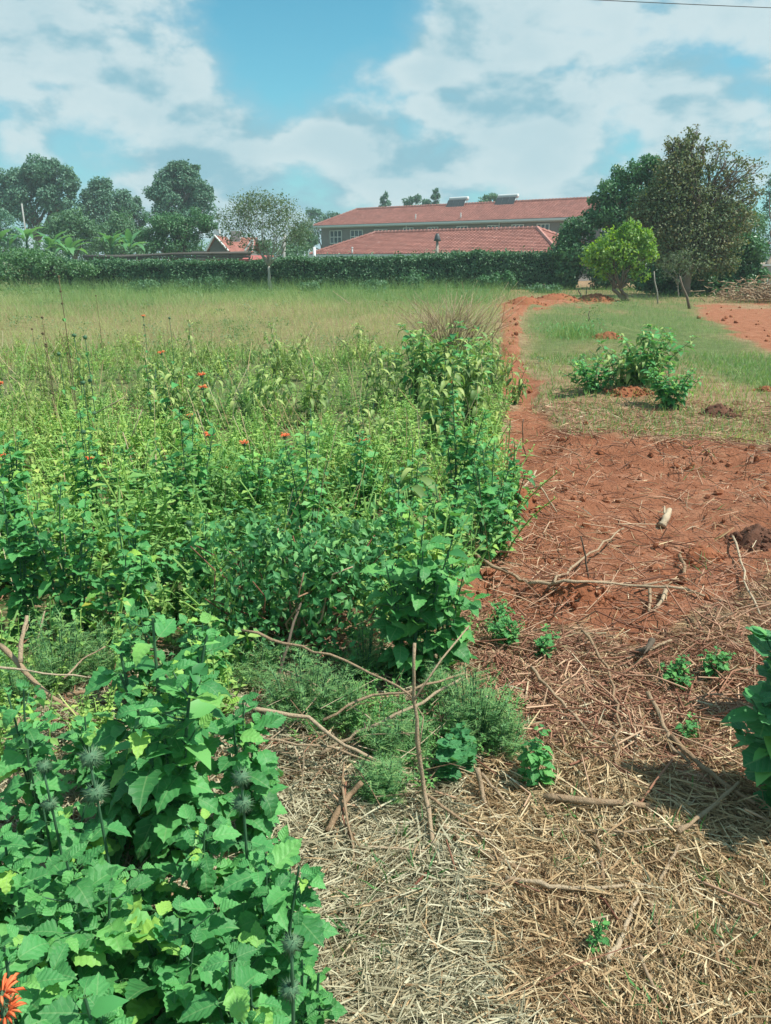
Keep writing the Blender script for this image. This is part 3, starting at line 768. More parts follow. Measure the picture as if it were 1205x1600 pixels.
def round_tpl(drp):
    n = 14; V = [(0.30, 0, 0)]; UV = [(.5, .5)]; Fc = []
    for i in range(n + 1):
        a = math.radians(-165 + 330 * i / n); r = .5 * (1 + (.09 if i % 2 else -.04))
        V.append((0.3 + r * math.cos(a) + .05, r * math.sin(a), .10 * (i % 3 == 0) * .6 - drp * (r * math.cos(a) + .3) ** 2 + .05)); UV.append((.5 + .5 * math.sin(a), .5 + .5 * math.cos(a)))
    for i in range(n): Fc.append((0, i + 1, i + 2))
    m = len(V)
    for x, z in ((-.35, -.08), (0.31, 0)):
        for k in range(3): V.append((x, .017 * math.cos(k * 2.09), z + .017 * math.sin(k * 2.09))); UV.append((.5, .5))
    for k in range(3): Fc.append((m + k, m + (k + 1) % 3, m + 3 + (k + 1) % 3, m + 3 + k))
    return Tpl(V, Fc, UV)
LT['round'] = [round_tpl(.06), round_tpl(.25), round_tpl(-.1)]
LT['banana'] = [leaf_tpl(14, .16, .45, .05, d, .35, .22, .02, .02) for d in (.8, 1.1, .55)]
T_LEAF4 = Tpl([(0, 0, 0), (.42, .26, .07), (.5, 0, 0), (.42, -.26, .07), (1, 0, -.14)], [(0, 2, 1), (0, 3, 2), (1, 2, 4), (2, 3, 4)], [(.5, 0), (1, .4), (.5, .5), (0, .4), (.5, 1)])
T_LEAF8 = Tpl([(0, 0, 0), (.28, .26, .09), (.3, 0, 0), (.28, -.26, .09), (.65, .20, .02), (.66, 0, -.06), (.65, -.20, .02), (1, 0, -.2)],
              [(0, 2, 1), (0, 3, 2), (1, 2, 5, 4), (2, 3, 6, 5), (4, 5, 7), (5, 6, 7)], [(.5, 0), (1, .3), (.5, .3), (0, .3), (1, .65), (.5, .65), (0, .65), (.5, 1)])
T_NARROW = Tpl([(0, 0, 0), (.35, .10, .04), (.4, 0, 0), (.35, -.10, .04), (1, 0, -.30)], [(0, 2, 1), (0, 3, 2), (1, 2, 4), (2, 3, 4)])
T_DROOP = Tpl([(0, 0, 0), (.25, .13, .05), (.3, 0, .02), (.25, -.13, .05), (.62, .11, -.16), (.66, 0, -.2), (.62, -.11, -.16), (.9, 0, -.52)],
              [(0, 2, 1), (0, 3, 2), (1, 2, 5, 4), (2, 3, 6, 5), (4, 5, 7), (5, 6, 7)])
T_QUAD = Tpl([(0, 0, 0), (.5, .33, .08), (1, 0, -.08), (.5, -.33, .08)], [(0, 1, 2), (0, 2, 3)])
T_BLADE = Tpl([(0, -.012, 0), (0, .012, 0), (.45, .010, .09), (.45, -.010, .09), (1, 0, -.05)], [(0, 1, 2, 3), (3, 2, 4)])
T_PINNA = Tpl([(0, -.03, 0), (0, .03, 0), (1, 0, -.1)], [(0, 1, 2)])
def straw_tpl(k, bend, zig=0.0, w=.011):
    V = []; Fc = []
    P = [(-.5, 0, 0), (0, bend, zig), (.5, 0, 0)]
    for p in P:
        for j in range(k): V.append((p[0], p[1] + w * math.cos(j * 2 * math.pi / k), p[2] + w * math.sin(j * 2 * math.pi / k)))
    for i in range(2):
        for j in range(k): Fc.append((i * k + j, i * k + (j + 1) % k, (i + 1) * k + (j + 1) % k, (i + 1) * k + j))
    return Tpl(V, Fc)
T_STRAW = [straw_tpl(3, b, z) for b, z in ((0, 0), (.05, .02), (-.12, .03), (.02, .08))]
T_FLAT = Tpl([(-.5, -.012, 0), (-.5, .012, 0), (0, .02, .05), (0, -.02, .06), (.5, .0, -.02)], [(0, 1, 2, 3), (3, 2, 4)])
LEAFMESH = {}
def leaf_meshes(kind, mat):
    if (kind, mat) not in LEAFMESH:
        r = []
        for t in LT[kind]:
            g = Geo(); g.add(t, np.eye(3)[None], np.zeros((1, 3)), np.array([.5])); r.append(g.mesh('leaf', MT[mat]))
        LEAFMESH[(kind, mat)] = r
    return LEAFMESH[(kind, mat)]

# ------------------------------------------------------------ herbs
def herb(H, stems, spread, ll, gap, droop=0.2, bare=0.12, side=0.6, top_small=.45, curve=.15, whorl=2, up=0.5, lean=(0, 0), swirl=None):
    """stem polylines and leaf placements of one upright herb, origin at its base"""
    S = []; P = []; D = []; Z = []
    for s in range(stems):
        a = R.random() * 6.283; hh = H * (1 if s == 0 else R.uniform(.55, .95)); sp = spread * (R.uniform(0, .35) if s == 0 else R.uniform(.4, 1))
        b = np.array([math.cos(a), math.sin(a), 0]) * sp * .15
        e = np.array([math.cos(a) * sp + lean[0] * hh, math.sin(a) * sp + lean[1] * hh, hh])
        ctrl = b + (e - b) * np.array([.35, .35, .6]) + np.array([R.normal(), R.normal(), 0]) * curve * .1
        n = max(4, int(hh / gap)); ts = np.linspace(0, 1, max(6, n + 1))
        pts = np.array([(1 - t) ** 2 * b + 2 * t * (1 - t) * ctrl + t * t * e for t in ts]); S.append(pts)
        rot = R.random() * 6.28
        for i in range(n + 1):
            t = bare + (1 - bare) * i / n
            if i == n: t = 1.0
            p = (1 - t) ** 2 * b + 2 * t * (1 - t) * ctrl + t * t * e
            sz = ll * (top_small + (1 - top_small) * math.sin(math.pi * min(1, (1 - t) * .85 + .08)) ** .6) * R.uniform(.75, 1.15)
            if i == n: sz *= .6
            rot += math.pi / whorl + R.normal() * .12
            for k in range(whorl):
                aa = rot + k * 2 * math.pi / whorl + R.normal() * .15
                elev = -droop + up * t ** 2 + R.normal() * .18
                d = np.array([math.cos(aa) * math.cos(elev), math.sin(aa) * math.cos(elev), math.sin(elev)])
                P.append(p); D.append(d); Z.append(sz)
                if R.random() < side and i < n:
                    q = p + d * sz * R.uniform(.3, .8) + np.array([0, 0, sz * R.uniform(.15, .5)])
                    S.append(np.array([p, (p + q) / 2 + np.array([0, 0, -.005]), q]))
                    for kk in range(R.integers(3, 6)):
                        a3 = R.random() * 6.28; e3 = R.uniform(-.1, .7)
                        P.append(q + rand_unit(1)[0] * .006); D.append(np.array([math.cos(a3) * math.cos(e3), math.sin(a3) * math.cos(e3), math.sin(e3)])); Z.append(sz * R.uniform(.35, .65))
    return S, np.array(P), np.array(D), np.array(Z)
def leaf_up(D):
    n = np.tile(np.array([[0, 0, 1.0]]), (len(D), 1)) + rand_unit(len(D)) * .32 + np.array([[.12, -.1, 0]])
    return n

def hero_plant(name, label, cat, base, H, stems, spread, ll, gap, kind='lion', mat='lion_leaf', stem_r=.005, group=None, yellow=0, cap=290, **kw):
    root = thing(name, label, cat, base, group)
    S, P, D, Z = herb(H, stems, spread, ll, gap, **kw)
    g = Geo()
    for i, s in enumerate(S):
        big = len(s) > 3
        g.tube(s, stem_r if big else stem_r * .45, stem_r * .5 if big else stem_r * .3, 5 if big else 4, R.random(), cap=False)
    g.build('stem', MT['green_stem'], root)
    ms = leaf_meshes(kind, mat); Mx = frames(D, leaf_up(D), Z)
    idx = np.arange(len(P)); R.shuffle(idx)
    for j, i in enumerate(idx[:cap]):
        me_ = ms[int(R.integers(len(ms)))]
        if yellow and j < yellow: me_ = leaf_meshes(kind, 'yellow_leaf')[0]
        o = bpy.data.objects.new('leaf', me_); COL.objects.link(o); o.parent = root
        m4 = Matrix([list(Mx[i][r]) + [float(P[i][r])] for r in range(3)] + [[0, 0, 0, 1]])
        o.matrix_local = m4
        if yellow and j < yellow: o['label'] = 'wilting yellow leaf'
    rest = idx[cap:]
    if len(rest):
        g = Geo(); t = LT[kind][0]; g.add(T_LEAF8, Mx[rest], P[rest]); r_ = g.build('small_leaves', MT['teal_herb'], root); r_['kind'] = 'stuff'
    return root

def spiky(r, n, L=.5):
    g = Geo()
    # core
    V = []; Fc = []
    for i in range(5):
        th = math.pi * (i + .5) / 5
        for j in range(8): V.append((r * .62 * math.sin(th) * math.cos(j * .785), r * .62 * math.sin(th) * math.sin(j * .785), r * .55 * math.cos(th)))
    for i in range(4):
        for j in range(8): Fc.append((i * 8 + j, i * 8 + (j + 1) % 8, i * 8 + 8 + (j + 1) % 8, i * 8 + 8 + j))
    g.raw(V, Fc, None, .2)
    sp = Tpl([(0, .07, 0), (0, -.04, .06), (0, -.04, -.06), (.85, 0, 0)], [(0, 1, 3), (1, 2, 3), (2, 0, 3)])
    D = rand_unit(n); D[:, 2] *= .75
    D /= np.linalg.norm(D, axis=1)[:, None]
    g.add(sp, frames(D, rand_unit(n), np.full(n, r * 1.0) * R.uniform(.75, 1.1, n)), D * r * .2)
    return g
T_PETAL = Tpl([(0, .07, 0), (0, -.07, 0), (.45, -.10, .22), (.45, .10, .22), (.85, .10, .16), (.85, -.10, .16), (1.1, 0, -.1), (.45, 0, .34), (0, 0, .1), (.85, 0, .3)],
              [(0, 3, 7, 8), (8, 7, 2, 1), (3, 4, 9, 7), (7, 9, 5, 2), (4, 6, 9), (9, 6, 5), (0, 1, 2, 3), (3, 2, 5, 4), (4, 5, 6)])
def lion_stalk(base, H, heads, r=.022, flower=None, dry=False, label='', group=None, lean=(0, 0), leafy=.06, leaf_n=6, name='lions_ear_stalk'):
    """heads: fractions of H carrying a whorl; flower: which of them bear orange petals"""
    root = thing(name, label, 'wild flower' if flower else 'wild plant', base, group)
    top = np.array([lean[0], lean[1], H]); pts = np.array([top * t + np.array([math.sin(t * 3) * .008, math.cos(t * 2.3) * .008, 0]) for t in np.linspace(0, 1, 9)])
    g = Geo(); g.tube(pts, .0045, .0028, 4, .5, 0); g.build('stem', MT['dry_head' if dry else 'green_stem'], root)
    for h in heads:
        p = top * h
        rr = r * (1 if h > .9 else 1.05)
        sg = spiky(rr, 150 if base[1] < 3 else 70); o = sg.build('seed_head', MT['dry_head' if dry else 'spike_head'], root); o.location = p
        if flower and h in flower:
            k = 26; a = R.random(k) * 6.283; e = R.uniform(-.15, .55, k)
            D = np.stack([np.cos(a) * np.cos(e), np.sin(a) * np.cos(e), np.sin(e)], 1)
            fg = Geo(); fg.add(T_PETAL, frames(D, np.tile([[0, 0, 1.0]], (k, 1)), R.uniform(.8, 1.15, k) * rr * 1.35), D * rr * .45)
            f = fg.build('petals', MT['petal'], root); f.location = p + np.array([0, 0, rr * .35])
    if leaf_n:
        ms = leaf_meshes('lion', 'lion_leaf')
        for i in range(leaf_n):
            t = .25 + .72 * i / leaf_n; a0 = i * 1.57 + R.random()
            for k in (0, math.pi):
                d = np.array([[math.cos(a0 + k), math.sin(a0 + k), -.5]]); Mx = frames(d, np.array([[0, 0, 1.0]]), np.array([leafy * (1.15 - .55 * t)]))[0]
                p = top * t; o = bpy.data.objects.new('leaf', ms[int(R.integers(len(ms)))]); COL.objects.link(o); o.parent = root
                o.matrix_local = Matrix([list(Mx[r_]) + [float(p[r_])] for r_ in range(3)] + [[0, 0, 0, 1]])
    return root

# ------------------------------------------------------------ trees
def crown_leaves(lobes, tpl, size, per, spread=.33, clump=14, up=.6, flat=.8):
    """lobes: (x,y,z, rx,ry,rz); clusters of leaves near each lobe's surface"""
    PP = []; NN = []
    for (x, y, z, rx, ry, rz, n) in lobes:
        nc = max(3, n // clump)
        d = rand_unit(nc); rad = 1 - np.abs(R.normal(0, .22, nc)); 
        c = np.array([x, y, z]) + d * np.array([rx, ry, rz]) * rad[:, None]
        kk = R.integers(0, nc, n); sg = spread * (rx * ry * rz) ** (1 / 3) * .5
        sgv = (R.uniform(.6, 1.25, nc) * sg)[kk]
        if clump >= 18:      # rounded leaf masses: leaves sit on the shell of each small clump
            nc = max(5, min(22, n // 60)); d = rand_unit(nc); d[:, 2] = d[:, 2] * .9 + .12; kk = R.integers(0, nc, n)
            c = np.array([x, y, z]) + d * np.array([rx, ry, rz]) * R.uniform(.5, .85, nc)[:, None]
            e = rand_unit(n); rc = (R.uniform(.28, .50, nc) * (rx * ry * rz) ** (1 / 3))[kk] * (1 - np.abs(R.normal(0, .13, n)))
            p = c[kk] + e * rc[:, None] * np.array([1, 1, .8]); nn = e + rand_unit(n) * .55 + np.array([0, 0, up * .6])
        else:
            p = c[kk] + R.normal(size=(n, 3)) * sgv[:, None] * np.array([1, 1, flat])
            nn = d[kk] * .9 + rand_unit(n) * .8 + np.array([0, 0, up])
        PP.append(p); NN.append(nn)
    P = np.concatenate(PP); Nn = np.concatenate(NN); n = len(P)
    D = rand_unit(n); D[:, 2] -= .25
    return P, frames(D, Nn, size * R.uniform(.65, 1.35, n))
def limb(g, a, b, r0, r1, k=6, wob=.06, n=6):
    a = np.array(a, float); b = np.array(b, float); L_ = np.linalg.norm(b - a)
    ts = np.linspace(0, 1, n); off = R.normal(size=(n, 3)) * wob * L_ * np.sin(ts * math.pi)[:, None]
    pts = a + (b - a) * ts[:, None] + off; pts[:, 2] += np.sin(ts * math.pi) * L_ * .05
    g.tube(pts, r0, r1, k, R.random()); return pts
def tree(name, label, cat, base, lobes, mat, leaf, per_m=None, trunk_r=.2, bark='bark', tpl=T_QUAD, fork=.35, group=None, twigs=3, spread=.33, n_tr=1, clump=14, core=0, foliage_name='foliage', flat=.8, barelen=.5):
    """lobes given in world coordinates with leaf counts"""
    base = np.array(base, float); root = thing(name, label, cat, base, group)
    tp = Tpl(tpl.V, tpl.F, tpl.UV)
    P, Mx = crown_leaves(lobes, tp, leaf, 0, spread, clump, flat=flat)
    g = Geo(); g.add(tp, Mx, P - base); f = g.build(foliage_name, MT[mat], root, False); f['kind'] = 'stuff'
    g = Geo()
    cz = min(l[2] - l[5] for l in lobes); cx = np.mean([l[0] for l in lobes]); cy = np.mean([l[1] for l in lobes])
    for t in range(n_tr):
        off = np.array([R.normal() * .3, R.normal() * .3, 0]) * (n_tr > 1)
        top = np.array([base[0] + (cx - base[0]) * .5, base[1] + (cy - base[1]) * .5, base[2] + max(.4, (max(l[2] for l in lobes) - base[2]) * fork)]) + off
        limb(g, off * .4, top - base, trunk_r, trunk_r * .7, 8, .03)
        for l in lobes:
            c = np.array(l[:3]); 
            if n_tr > 1 and R.random() < .5: continue
            pts = limb(g, top - base, c - base, trunk_r * .45, trunk_r * .12, 6, .07)
            for k in range(twigs):
                q = c + rand_unit(1)[0] * np.array(l[3:6]) * R.uniform(.7, 1.0 + barelen * .2); s_ = pts[R.integers(2, len(pts))]
                w = limb(g, s_, q - base, trunk_r * .12, trunk_r * .035, 4, .08, 5)
                if twigs > 3:
                    for kk in range(2):
                        limb(g, w[R.integers(1, 4)], (q - base) + rand_unit(1)[0] * np.array(l[3:6]) * .5, trunk_r * .06, trunk_r * .025, 3, .08, 4)
    g.build('trunk', MT[bark], root)
    return root
def plobe(px, py, y, rpx, rpy, n, dy=0):
    q = at_y(px, py, y + dy); s = px_m(y + dy)
    return (q[0], q[1], q[2], rpx * s, rpx * s * .85, rpy * s, n)

# ------------------------------------------------------------ hedge and its feet
HY = float(at_z(400, 452)[1])
def hedge(px0, px1, top_px, name, label, mat, n, y=None, depth=1.3, wob=.25, leaf=.13):
    y = HY if y is None else y
    a = at_y(px0, 400, y)[0]; b = at_y(px1, 400, y)[0]; root = thing(name, label, 'hedge', ((a + b) / 2, y, 0)); L_ = b - a; cx = (a + b) / 2
    tops = lambda x: np.interp(602.5 + x / y * F, [t[0] for t in top_px], [at_y(0, t[1], y)[2] for t in top_px])
    # solid dark core inside the leaf layer
    nxx = int(L_ / .35); V = []; Fc = []
    prof = [(0.28, 0), (.2, .5), (.15, .85), (.4, .93), (.9, .93), (depth, .85), (depth, 0)]
    for i in range(nxx + 1):
        x = a + L_ * i / nxx; H = float(tops(x))
        for (dy, fz) in prof:
            wv = (vnoise(x * 1.4, fz * 3 + dy, 4) - .5) * wob
            V.append((x - cx, dy + wv * .8, max(0, H * fz - .08 + wv * .4 * fz)))
    m = len(prof)
    for i in range(nxx):
        for j in range(m - 1): Fc.append((i * m + j, (i + 1) * m + j, (i + 1) * m + j + 1, i * m + j + 1))
    g = Geo(); g.raw(V, Fc); c_ = g.build('branches', MT['core'], root)  # one continuous dark shell filling the hedge, no separate branches modelled
    k = n; x = R.uniform(a, b, k); H = tops(x); front = R.random(k) < .62
    t = R.random(k)
    lump = fbm(x * 1.1, t * 2.2 * front + 7, 3, 21) - .5
    yy = np.where(front, .12 + lump * -wob * 2.2, R.uniform(0, depth, k)); zz = np.where(front, t ** .85 * H, H + (fbm(x * 1.3, yy, 3, 22) - .5) * wob * 1.4)
    yy = yy + R.normal(0, .07, k); zz = zz + R.normal(0, .06, k) + (R.random(k) < .03) * R.uniform(0, .3, k)
    nn = np.stack([R.normal(0, .5, k), np.where(front, -.8, -.1) + R.normal(0, .4, k), np.where(front, .55, 1) + R.normal(0, .3, k)], 1)
    D = rand_unit(k); D[:, 2] -= .3
    g = Geo(); g.add(T_QUAD, frames(D, nn, leaf * R.uniform(.6, 1.3, k)), np.stack([x - cx, yy, np.maximum(zz, .02)], 1)); f = g.build('foliage', MT[mat], root, False); f['kind'] = 'stuff'
hedge(60, 905, [(60, 404), (130, 409), (390, 412), (420, 409), (500, 407), (600, 405), (700, 400), (740, 393), (760, 398), (905, 397)], 'clipped_hedge',
      'long dark green clipped hedge across the far end of the field', 'hedge', 62000)
tree('bushy_shrub', 'bright green rounded shrub mass at the left end of the hedge', 'shrub', (at_y(40, 440, HY)[0], HY - .3, 0),
     [plobe(x, y_, HY - .3, rx, ry, n) for x, y_, rx, ry, n in ((-40, 420, 60, 32, 2600), (25, 422, 50, 34, 3600), (75, 424, 36, 30, 2400), (110, 432, 26, 24, 1200), (50, 404, 40, 14, 1600), (135, 420, 26, 10, 900), (-120, 410, 60, 40, 2500))],
     'hedge_bright', .13, trunk_r=.06, fork=.2, twigs=1, clump=20)
# weeds along the hedge foot
for (px, py, w, h, c, lab) in ((225, 446, 22, 12, 0, 'small green weed clump at the foot of the hedge near the left'), (290, 445, 18, 12, 0, 'small green weed clump in front of the hedge left of the pale tree'), (330, 444, 22, 16, 0, 'wide green weed clump close beside the pale tree at the hedge'),
                            (485, 447, 20, 9, 0, 'low green weed clump right of the pale tree at the hedge foot'), (580, 446, 24, 12, 0, 'green weed clump at the hedge foot left of the dead twigs'), (640, 440, 26, 20, 0, 'tall green weed clump at the hedge foot behind the dead twigs'),
                            (762, 437, 16, 14, 1, 'dark leafed small bush at the hedge foot by the dirt track'), (795, 440, 16, 18, 1, 'small bush with reddish bare stems at the hedge foot'), (850, 452, 40, 9, 0, 'low bluish green weeds right of the dirt track end')):
    b = at_z(px, 457); y = b[1]
    tree('weed_clump', lab, 'weeds', (b[0], y, 0), [plobe(px + R.normal() * w * .4, py + R.normal() * 2, y, w * .6, h * .7, 260) for _ in range(4)], 'mid_tree' if c == 0 else 'dark_tree', .10, trunk_r=.03, fork=.2, twigs=0)

# ------------------------------------------------------------ trees beyond the hedge
def bgtree(name, label, px, y, zb, lobes, mat, leaf, **kw):
    b = at_y(px, 430, y); return tree(name, label, 'tree', (b[0], y, zb), [plobe(l[0], l[1], y, l[2], l[3], l[4], l[5] if len(l) > 5 else 0) for l in lobes], mat, leaf, **kw)
bgtree('gum_tree', 'broad dark gum tree at the far left edge behind the bananas', 55, 100, -1, [(20, 285, 26, 20, 2850), (60, 272, 32, 22, 4180), (95, 285, 24, 22, 2470), (50, 305, 40, 26, 4180), (90, 318, 26, 18, 1900), (8, 318, 26, 24, 1900), (75, 258, 16, 8, 760), (30, 335, 36, 20, 2090), (114, 300, 9, 9, 418)], 'far_tree', 0.295, trunk_r=.5, twigs=2, spread=.42, clump=20)
bgtree('gum_tree', 'pointed dark tree between the far left tree and the tallest one', 165, 105, -1, [(160, 292, 17, 12, 1330), (145, 308, 22, 14, 1710), (178, 310, 26, 16, 2090), (160, 328, 42, 20, 3230), (195, 326, 18, 14, 1140), (165, 352, 44, 22, 2850)], 'far_tree', 0.295, trunk_r=.4, twigs=2, spread=.38, clump=20)
bgtree('gum_tree', 'small round dark tree just left of the tallest far tree', 215, 108, -1, [(213, 318, 9, 10, 608), (210, 332, 13, 14, 950), (221, 342, 10, 16, 760), (208, 362, 16, 18, 950)], 'far_tree', 0.295, trunk_r=.3, twigs=1, clump=20)
bgtree('gum_tree', 'tallest dark dome shaped tree rising above the small house', 280, 100, -1, [(282, 268, 22, 14, 2280), (264, 285, 24, 18, 2850), (300, 285, 24, 18, 2850), (250, 306, 22, 18, 2280), (282, 308, 40, 22, 4180), (316, 312, 20, 20, 1900), (327, 300, 6, 12, 475), (283, 336, 54, 22, 4560), (268, 250 + 12, 12, 8, 760), (300, 263, 10, 6, 475)], 'far_tree', 0.279, trunk_r=.5, twigs=2, spread=.36, clump=20)
bgtree('bushy_tree', 'mid green rounded tree above the banana plants', 120, 76, -.6, [(110, 345, 30, 18, 2850), (135, 356, 26, 20, 2470), (90, 362, 28, 20, 2280), (120, 378, 40, 20, 2850)], 'mid_tree', 0.197, trunk_r=.3, twigs=1, clump=20)
bgtree('bushy_tree', 'mid green tree left of the tangled dark tree behind the bananas', 190, 78, -.6, [(190, 345, 22, 16, 1710), (182, 364, 30, 18, 2280), (212, 368, 20, 18, 1520), (190, 385, 40, 14, 1900)], 'mid_tree', 0.197, trunk_r=.25, twigs=1, clump=20)
bgtree('bushy_tree', 'dull grey green tree mass low at the left edge', 0, 80, -.6, [(0, 350, 28, 20, 1710), (-40, 335, 40, 30, 2280), (15, 372, 26, 18, 1330)], 'far_tree', 0.213, trunk_r=.3, twigs=1, clump=20)
bgtree('dark_fruit_tree', 'dark glossy leaved tree directly left of the small house roof', 262, 66, -.6, [(262, 352, 34, 20, 3610), (240, 372, 24, 20, 2090), (285, 370, 26, 20, 2280), (310, 345, 22, 18, 1900), (262, 388, 40, 14, 1900), (325, 356, 14, 14, 760)], 'dark_tree', 0.164, trunk_r=.25, twigs=2, clump=20)
# pale feathery tree whose trunk stands before the hedge
b = at_z(423, 455)
tree('pale_tree', 'sparse feathery pale green tree with a slender whitish trunk in front of the hedge', 'tree', (b[0], b[1], 0),
     [plobe(*l[:2], b[1], *l[2:]) for l in ((405, 312, 24, 12, 648), (380, 322, 26, 14, 720), (435, 322, 28, 14, 792), (362, 342, 24, 16, 648), (400, 340, 34, 18, 936), (450, 345, 30, 18, 864), (475, 352, 16, 16, 360), (370, 364, 26, 16, 504), (430, 366, 36, 18, 792), (468, 374, 18, 14, 360), (400, 384, 20, 10, 216))],
     'pale_tree', .10, trunk_r=.09, bark='pale_bark', fork=.28, twigs=7, spread=.5, clump=10)
# distant trees on the skyline right of it and behind the ridge
bgtree('distant_tree', 'distant bluish trees left of the long roof, nearest its eaves', 505, 150, -1, [(490, 335, 12, 8, 760), (512, 340, 16, 10, 950), (500, 355, 26, 16, 1710), (480, 372, 20, 20, 1330), (524, 338, 9, 6, 380)], 'far_tree', 0.328, trunk_r=.3, twigs=1, clump=20)
bgtree('bushy_tree', 'green tree under the left eaves of the long building', 478, 90, -.6, [(470, 368, 18, 14, 1140), (486, 378, 10, 14, 665), (462, 385, 20, 12, 950)], 'mid_tree', 0.213, trunk_r=.2, twigs=1, clump=20)
bgtree('conifer', 'small feathery conifer left of the others above the long roof ridge', 602, 160, -1, [(602, 304, 3, 5, 228), (601, 311, 6, 5, 380), (602, 318, 9, 5, 494), (602, 328, 11, 8, 570)], 'far_tree', 0.328, trunk_r=.2, twigs=0, fork=.8, clump=20)
bgtree('conifer', 'narrow dark conifer beside the left solar heater above the ridge', 681, 150, -1, [(681, 300, 3, 6, 304), (681, 309, 6, 6, 570), (682, 319, 7, 6, 570), (681, 330, 9, 8, 570)], 'far_tree', 0.328, trunk_r=.2, twigs=0, fork=.8, clump=20)
bgtree('distant_tree', 'low rounded treetops above the ridge between the two conifers', 648, 150, -1, [(640, 316, 12, 6, 760), (655, 313, 9, 7, 570), (666, 317, 8, 5, 380), (650, 328, 24, 9, 950)], 'far_tree', 0.328, trunk_r=.2, twigs=0, clump=20)
bgtree('distant_tree', 'low treetops on the ridge between the two solar heaters', 768, 150, -1, [(768, 309, 12, 6, 798), (760, 318, 16, 8, 760)], 'mid_tree', 0.328, trunk_r=.2, twigs=0, clump=20)

# ------------------------------------------------------------ banana plants
bl = leaf_meshes('banana', 'banana')
def banana(px, pyb, y, H, n, label):
    b = at_y(px, 405, y); root = thing('banana_plant', label, 'banana plant', (b[0], y, zgr), 'banana plants behind the hedge')
    H += .9; g = Geo(); g.tube([(0, 0, 0), (.02, 0, H * .5), (.0, .02, H)], .14, .08, 8); g.build('stem', MT['green_stem'], root)
    for i in range(n + 4):
        a = i * 2.4 + R.random() * .6; el = R.uniform(.45, 1.4)
        d = np.array([[math.cos(a) * math.cos(el), math.sin(a) * math.cos(el), math.sin(el)]]); Mx = frames(d, np.array([[0, 0, 1.]]), np.array([R.uniform(1.2, 1.8)]))[0]
        o = bpy.data.objects.new('leaf', bl[i % 3]); COL.objects.link(o); o.parent = root
        o.matrix_local = Matrix([list(Mx[r_]) + [[0, 0, H][r_]] for r_ in range(3)] + [[0, 0, 0, 1]])
for px, y, H, n, lab in ((2, 60, 2.4, 7, 'banana plant cut by the left edge of the picture'), (45, 60, 2.5, 9, 'tall banana plant with upright leaves at left'), (82, 58, 2.0, 8, 'banana plant with drooping leaves beside the tall upright one'),
                         (108, 57, 1.6, 7, 'short banana plant above the left end of the open shed'), (176, 60, 2.1, 10, 'banana plant with widely splayed leaves right of the rest'), (205, 62, 2.0, 7, 'banana plant with fewer leaves behind the shed beams')):
    banana(px, 0, y, H, n, lab)

# ------------------------------------------------------------ the tree group on the right
def rt(name, label, cat, px, pyb, lobes, mat, leaf, **kw):
    b = at_z(px, pyb); return tree(name, label, cat, (b[0], b[1], 0), [plobe(l[0], l[1], b[1], l[2], l[3], l[4], l[5] if len(l) > 5 else 0) for l in lobes], mat, leaf, **kw)
rt('evergreen_tree', 'dense dark green spreading tree at the right end of the hedge', 'tree', 950, 452,
   [(1015, 262, 24, 16, 1600), (985, 272, 26, 20, 1800), (955, 300, 26, 20, 1800), (935, 330, 28, 24, 2200), (905, 365, 28, 24, 2400), (885, 400, 22, 26, 1900), (960, 345, 40, 30, 3000), (1000, 310, 36, 34, 2800), (915, 405, 38, 32, 3800), (1000, 380, 50, 40, 4500), (885, 432, 28, 18, 2200), (960, 432, 52, 22, 4000), (1030, 280, 20, 22, 1400), (885, 395, 26, 30, 1800), (1060, 330, 44, 34, 2600), (1060, 390, 50, 34, 3000), (1110, 350, 44, 34, 2400), (1130, 400, 44, 30, 2600)],
   'dark_tree', .15, trunk_r=.3, twigs=1, clump=36, spread=.42)
rt('thicket', 'dark shrub thicket filling the base of the right tree group', 'shrub', 1110, 461,
   [(1035, 430, 40, 26, 3600), (1100, 425, 46, 34, 5000), (1150, 405, 40, 36, 4600), (1170, 432, 28, 22, 2600), (1075, 395, 44, 32, 4200), (1125, 445, 44, 16, 2600), (1060, 446, 50, 16, 3000), (1120, 385, 36, 22, 1500), (1015, 440, 30, 18, 1800), (1150, 445, 36, 14, 1800)], 'dark_tree', .16, trunk_r=.15, twigs=1, n_tr=2, fork=.3, clump=34, spread=.45)
rt('bright_tree', 'bright green tree half hidden at the right side of the brown tree', 'tree', 1165, 449,
   [(1150, 340, 30, 20, 1700), (1172, 352, 22, 22, 1300), (1160, 378, 28, 22, 1500), (1130, 350, 22, 20, 900)], 'mid_tree', .14, trunk_r=.15, twigs=1)
rt('conifer', 'dark bluish conifer at the right edge behind the bright tree', 'tree', 1200, 440,
   [(1203, 300, 8, 26, 700, 8), (1205, 340, 16, 30, 1100, 8), (1210, 385, 22, 30, 1100, 8), (1240, 370, 30, 50, 1500, 8)], 'far_tree', .17, trunk_r=.2, twigs=0)
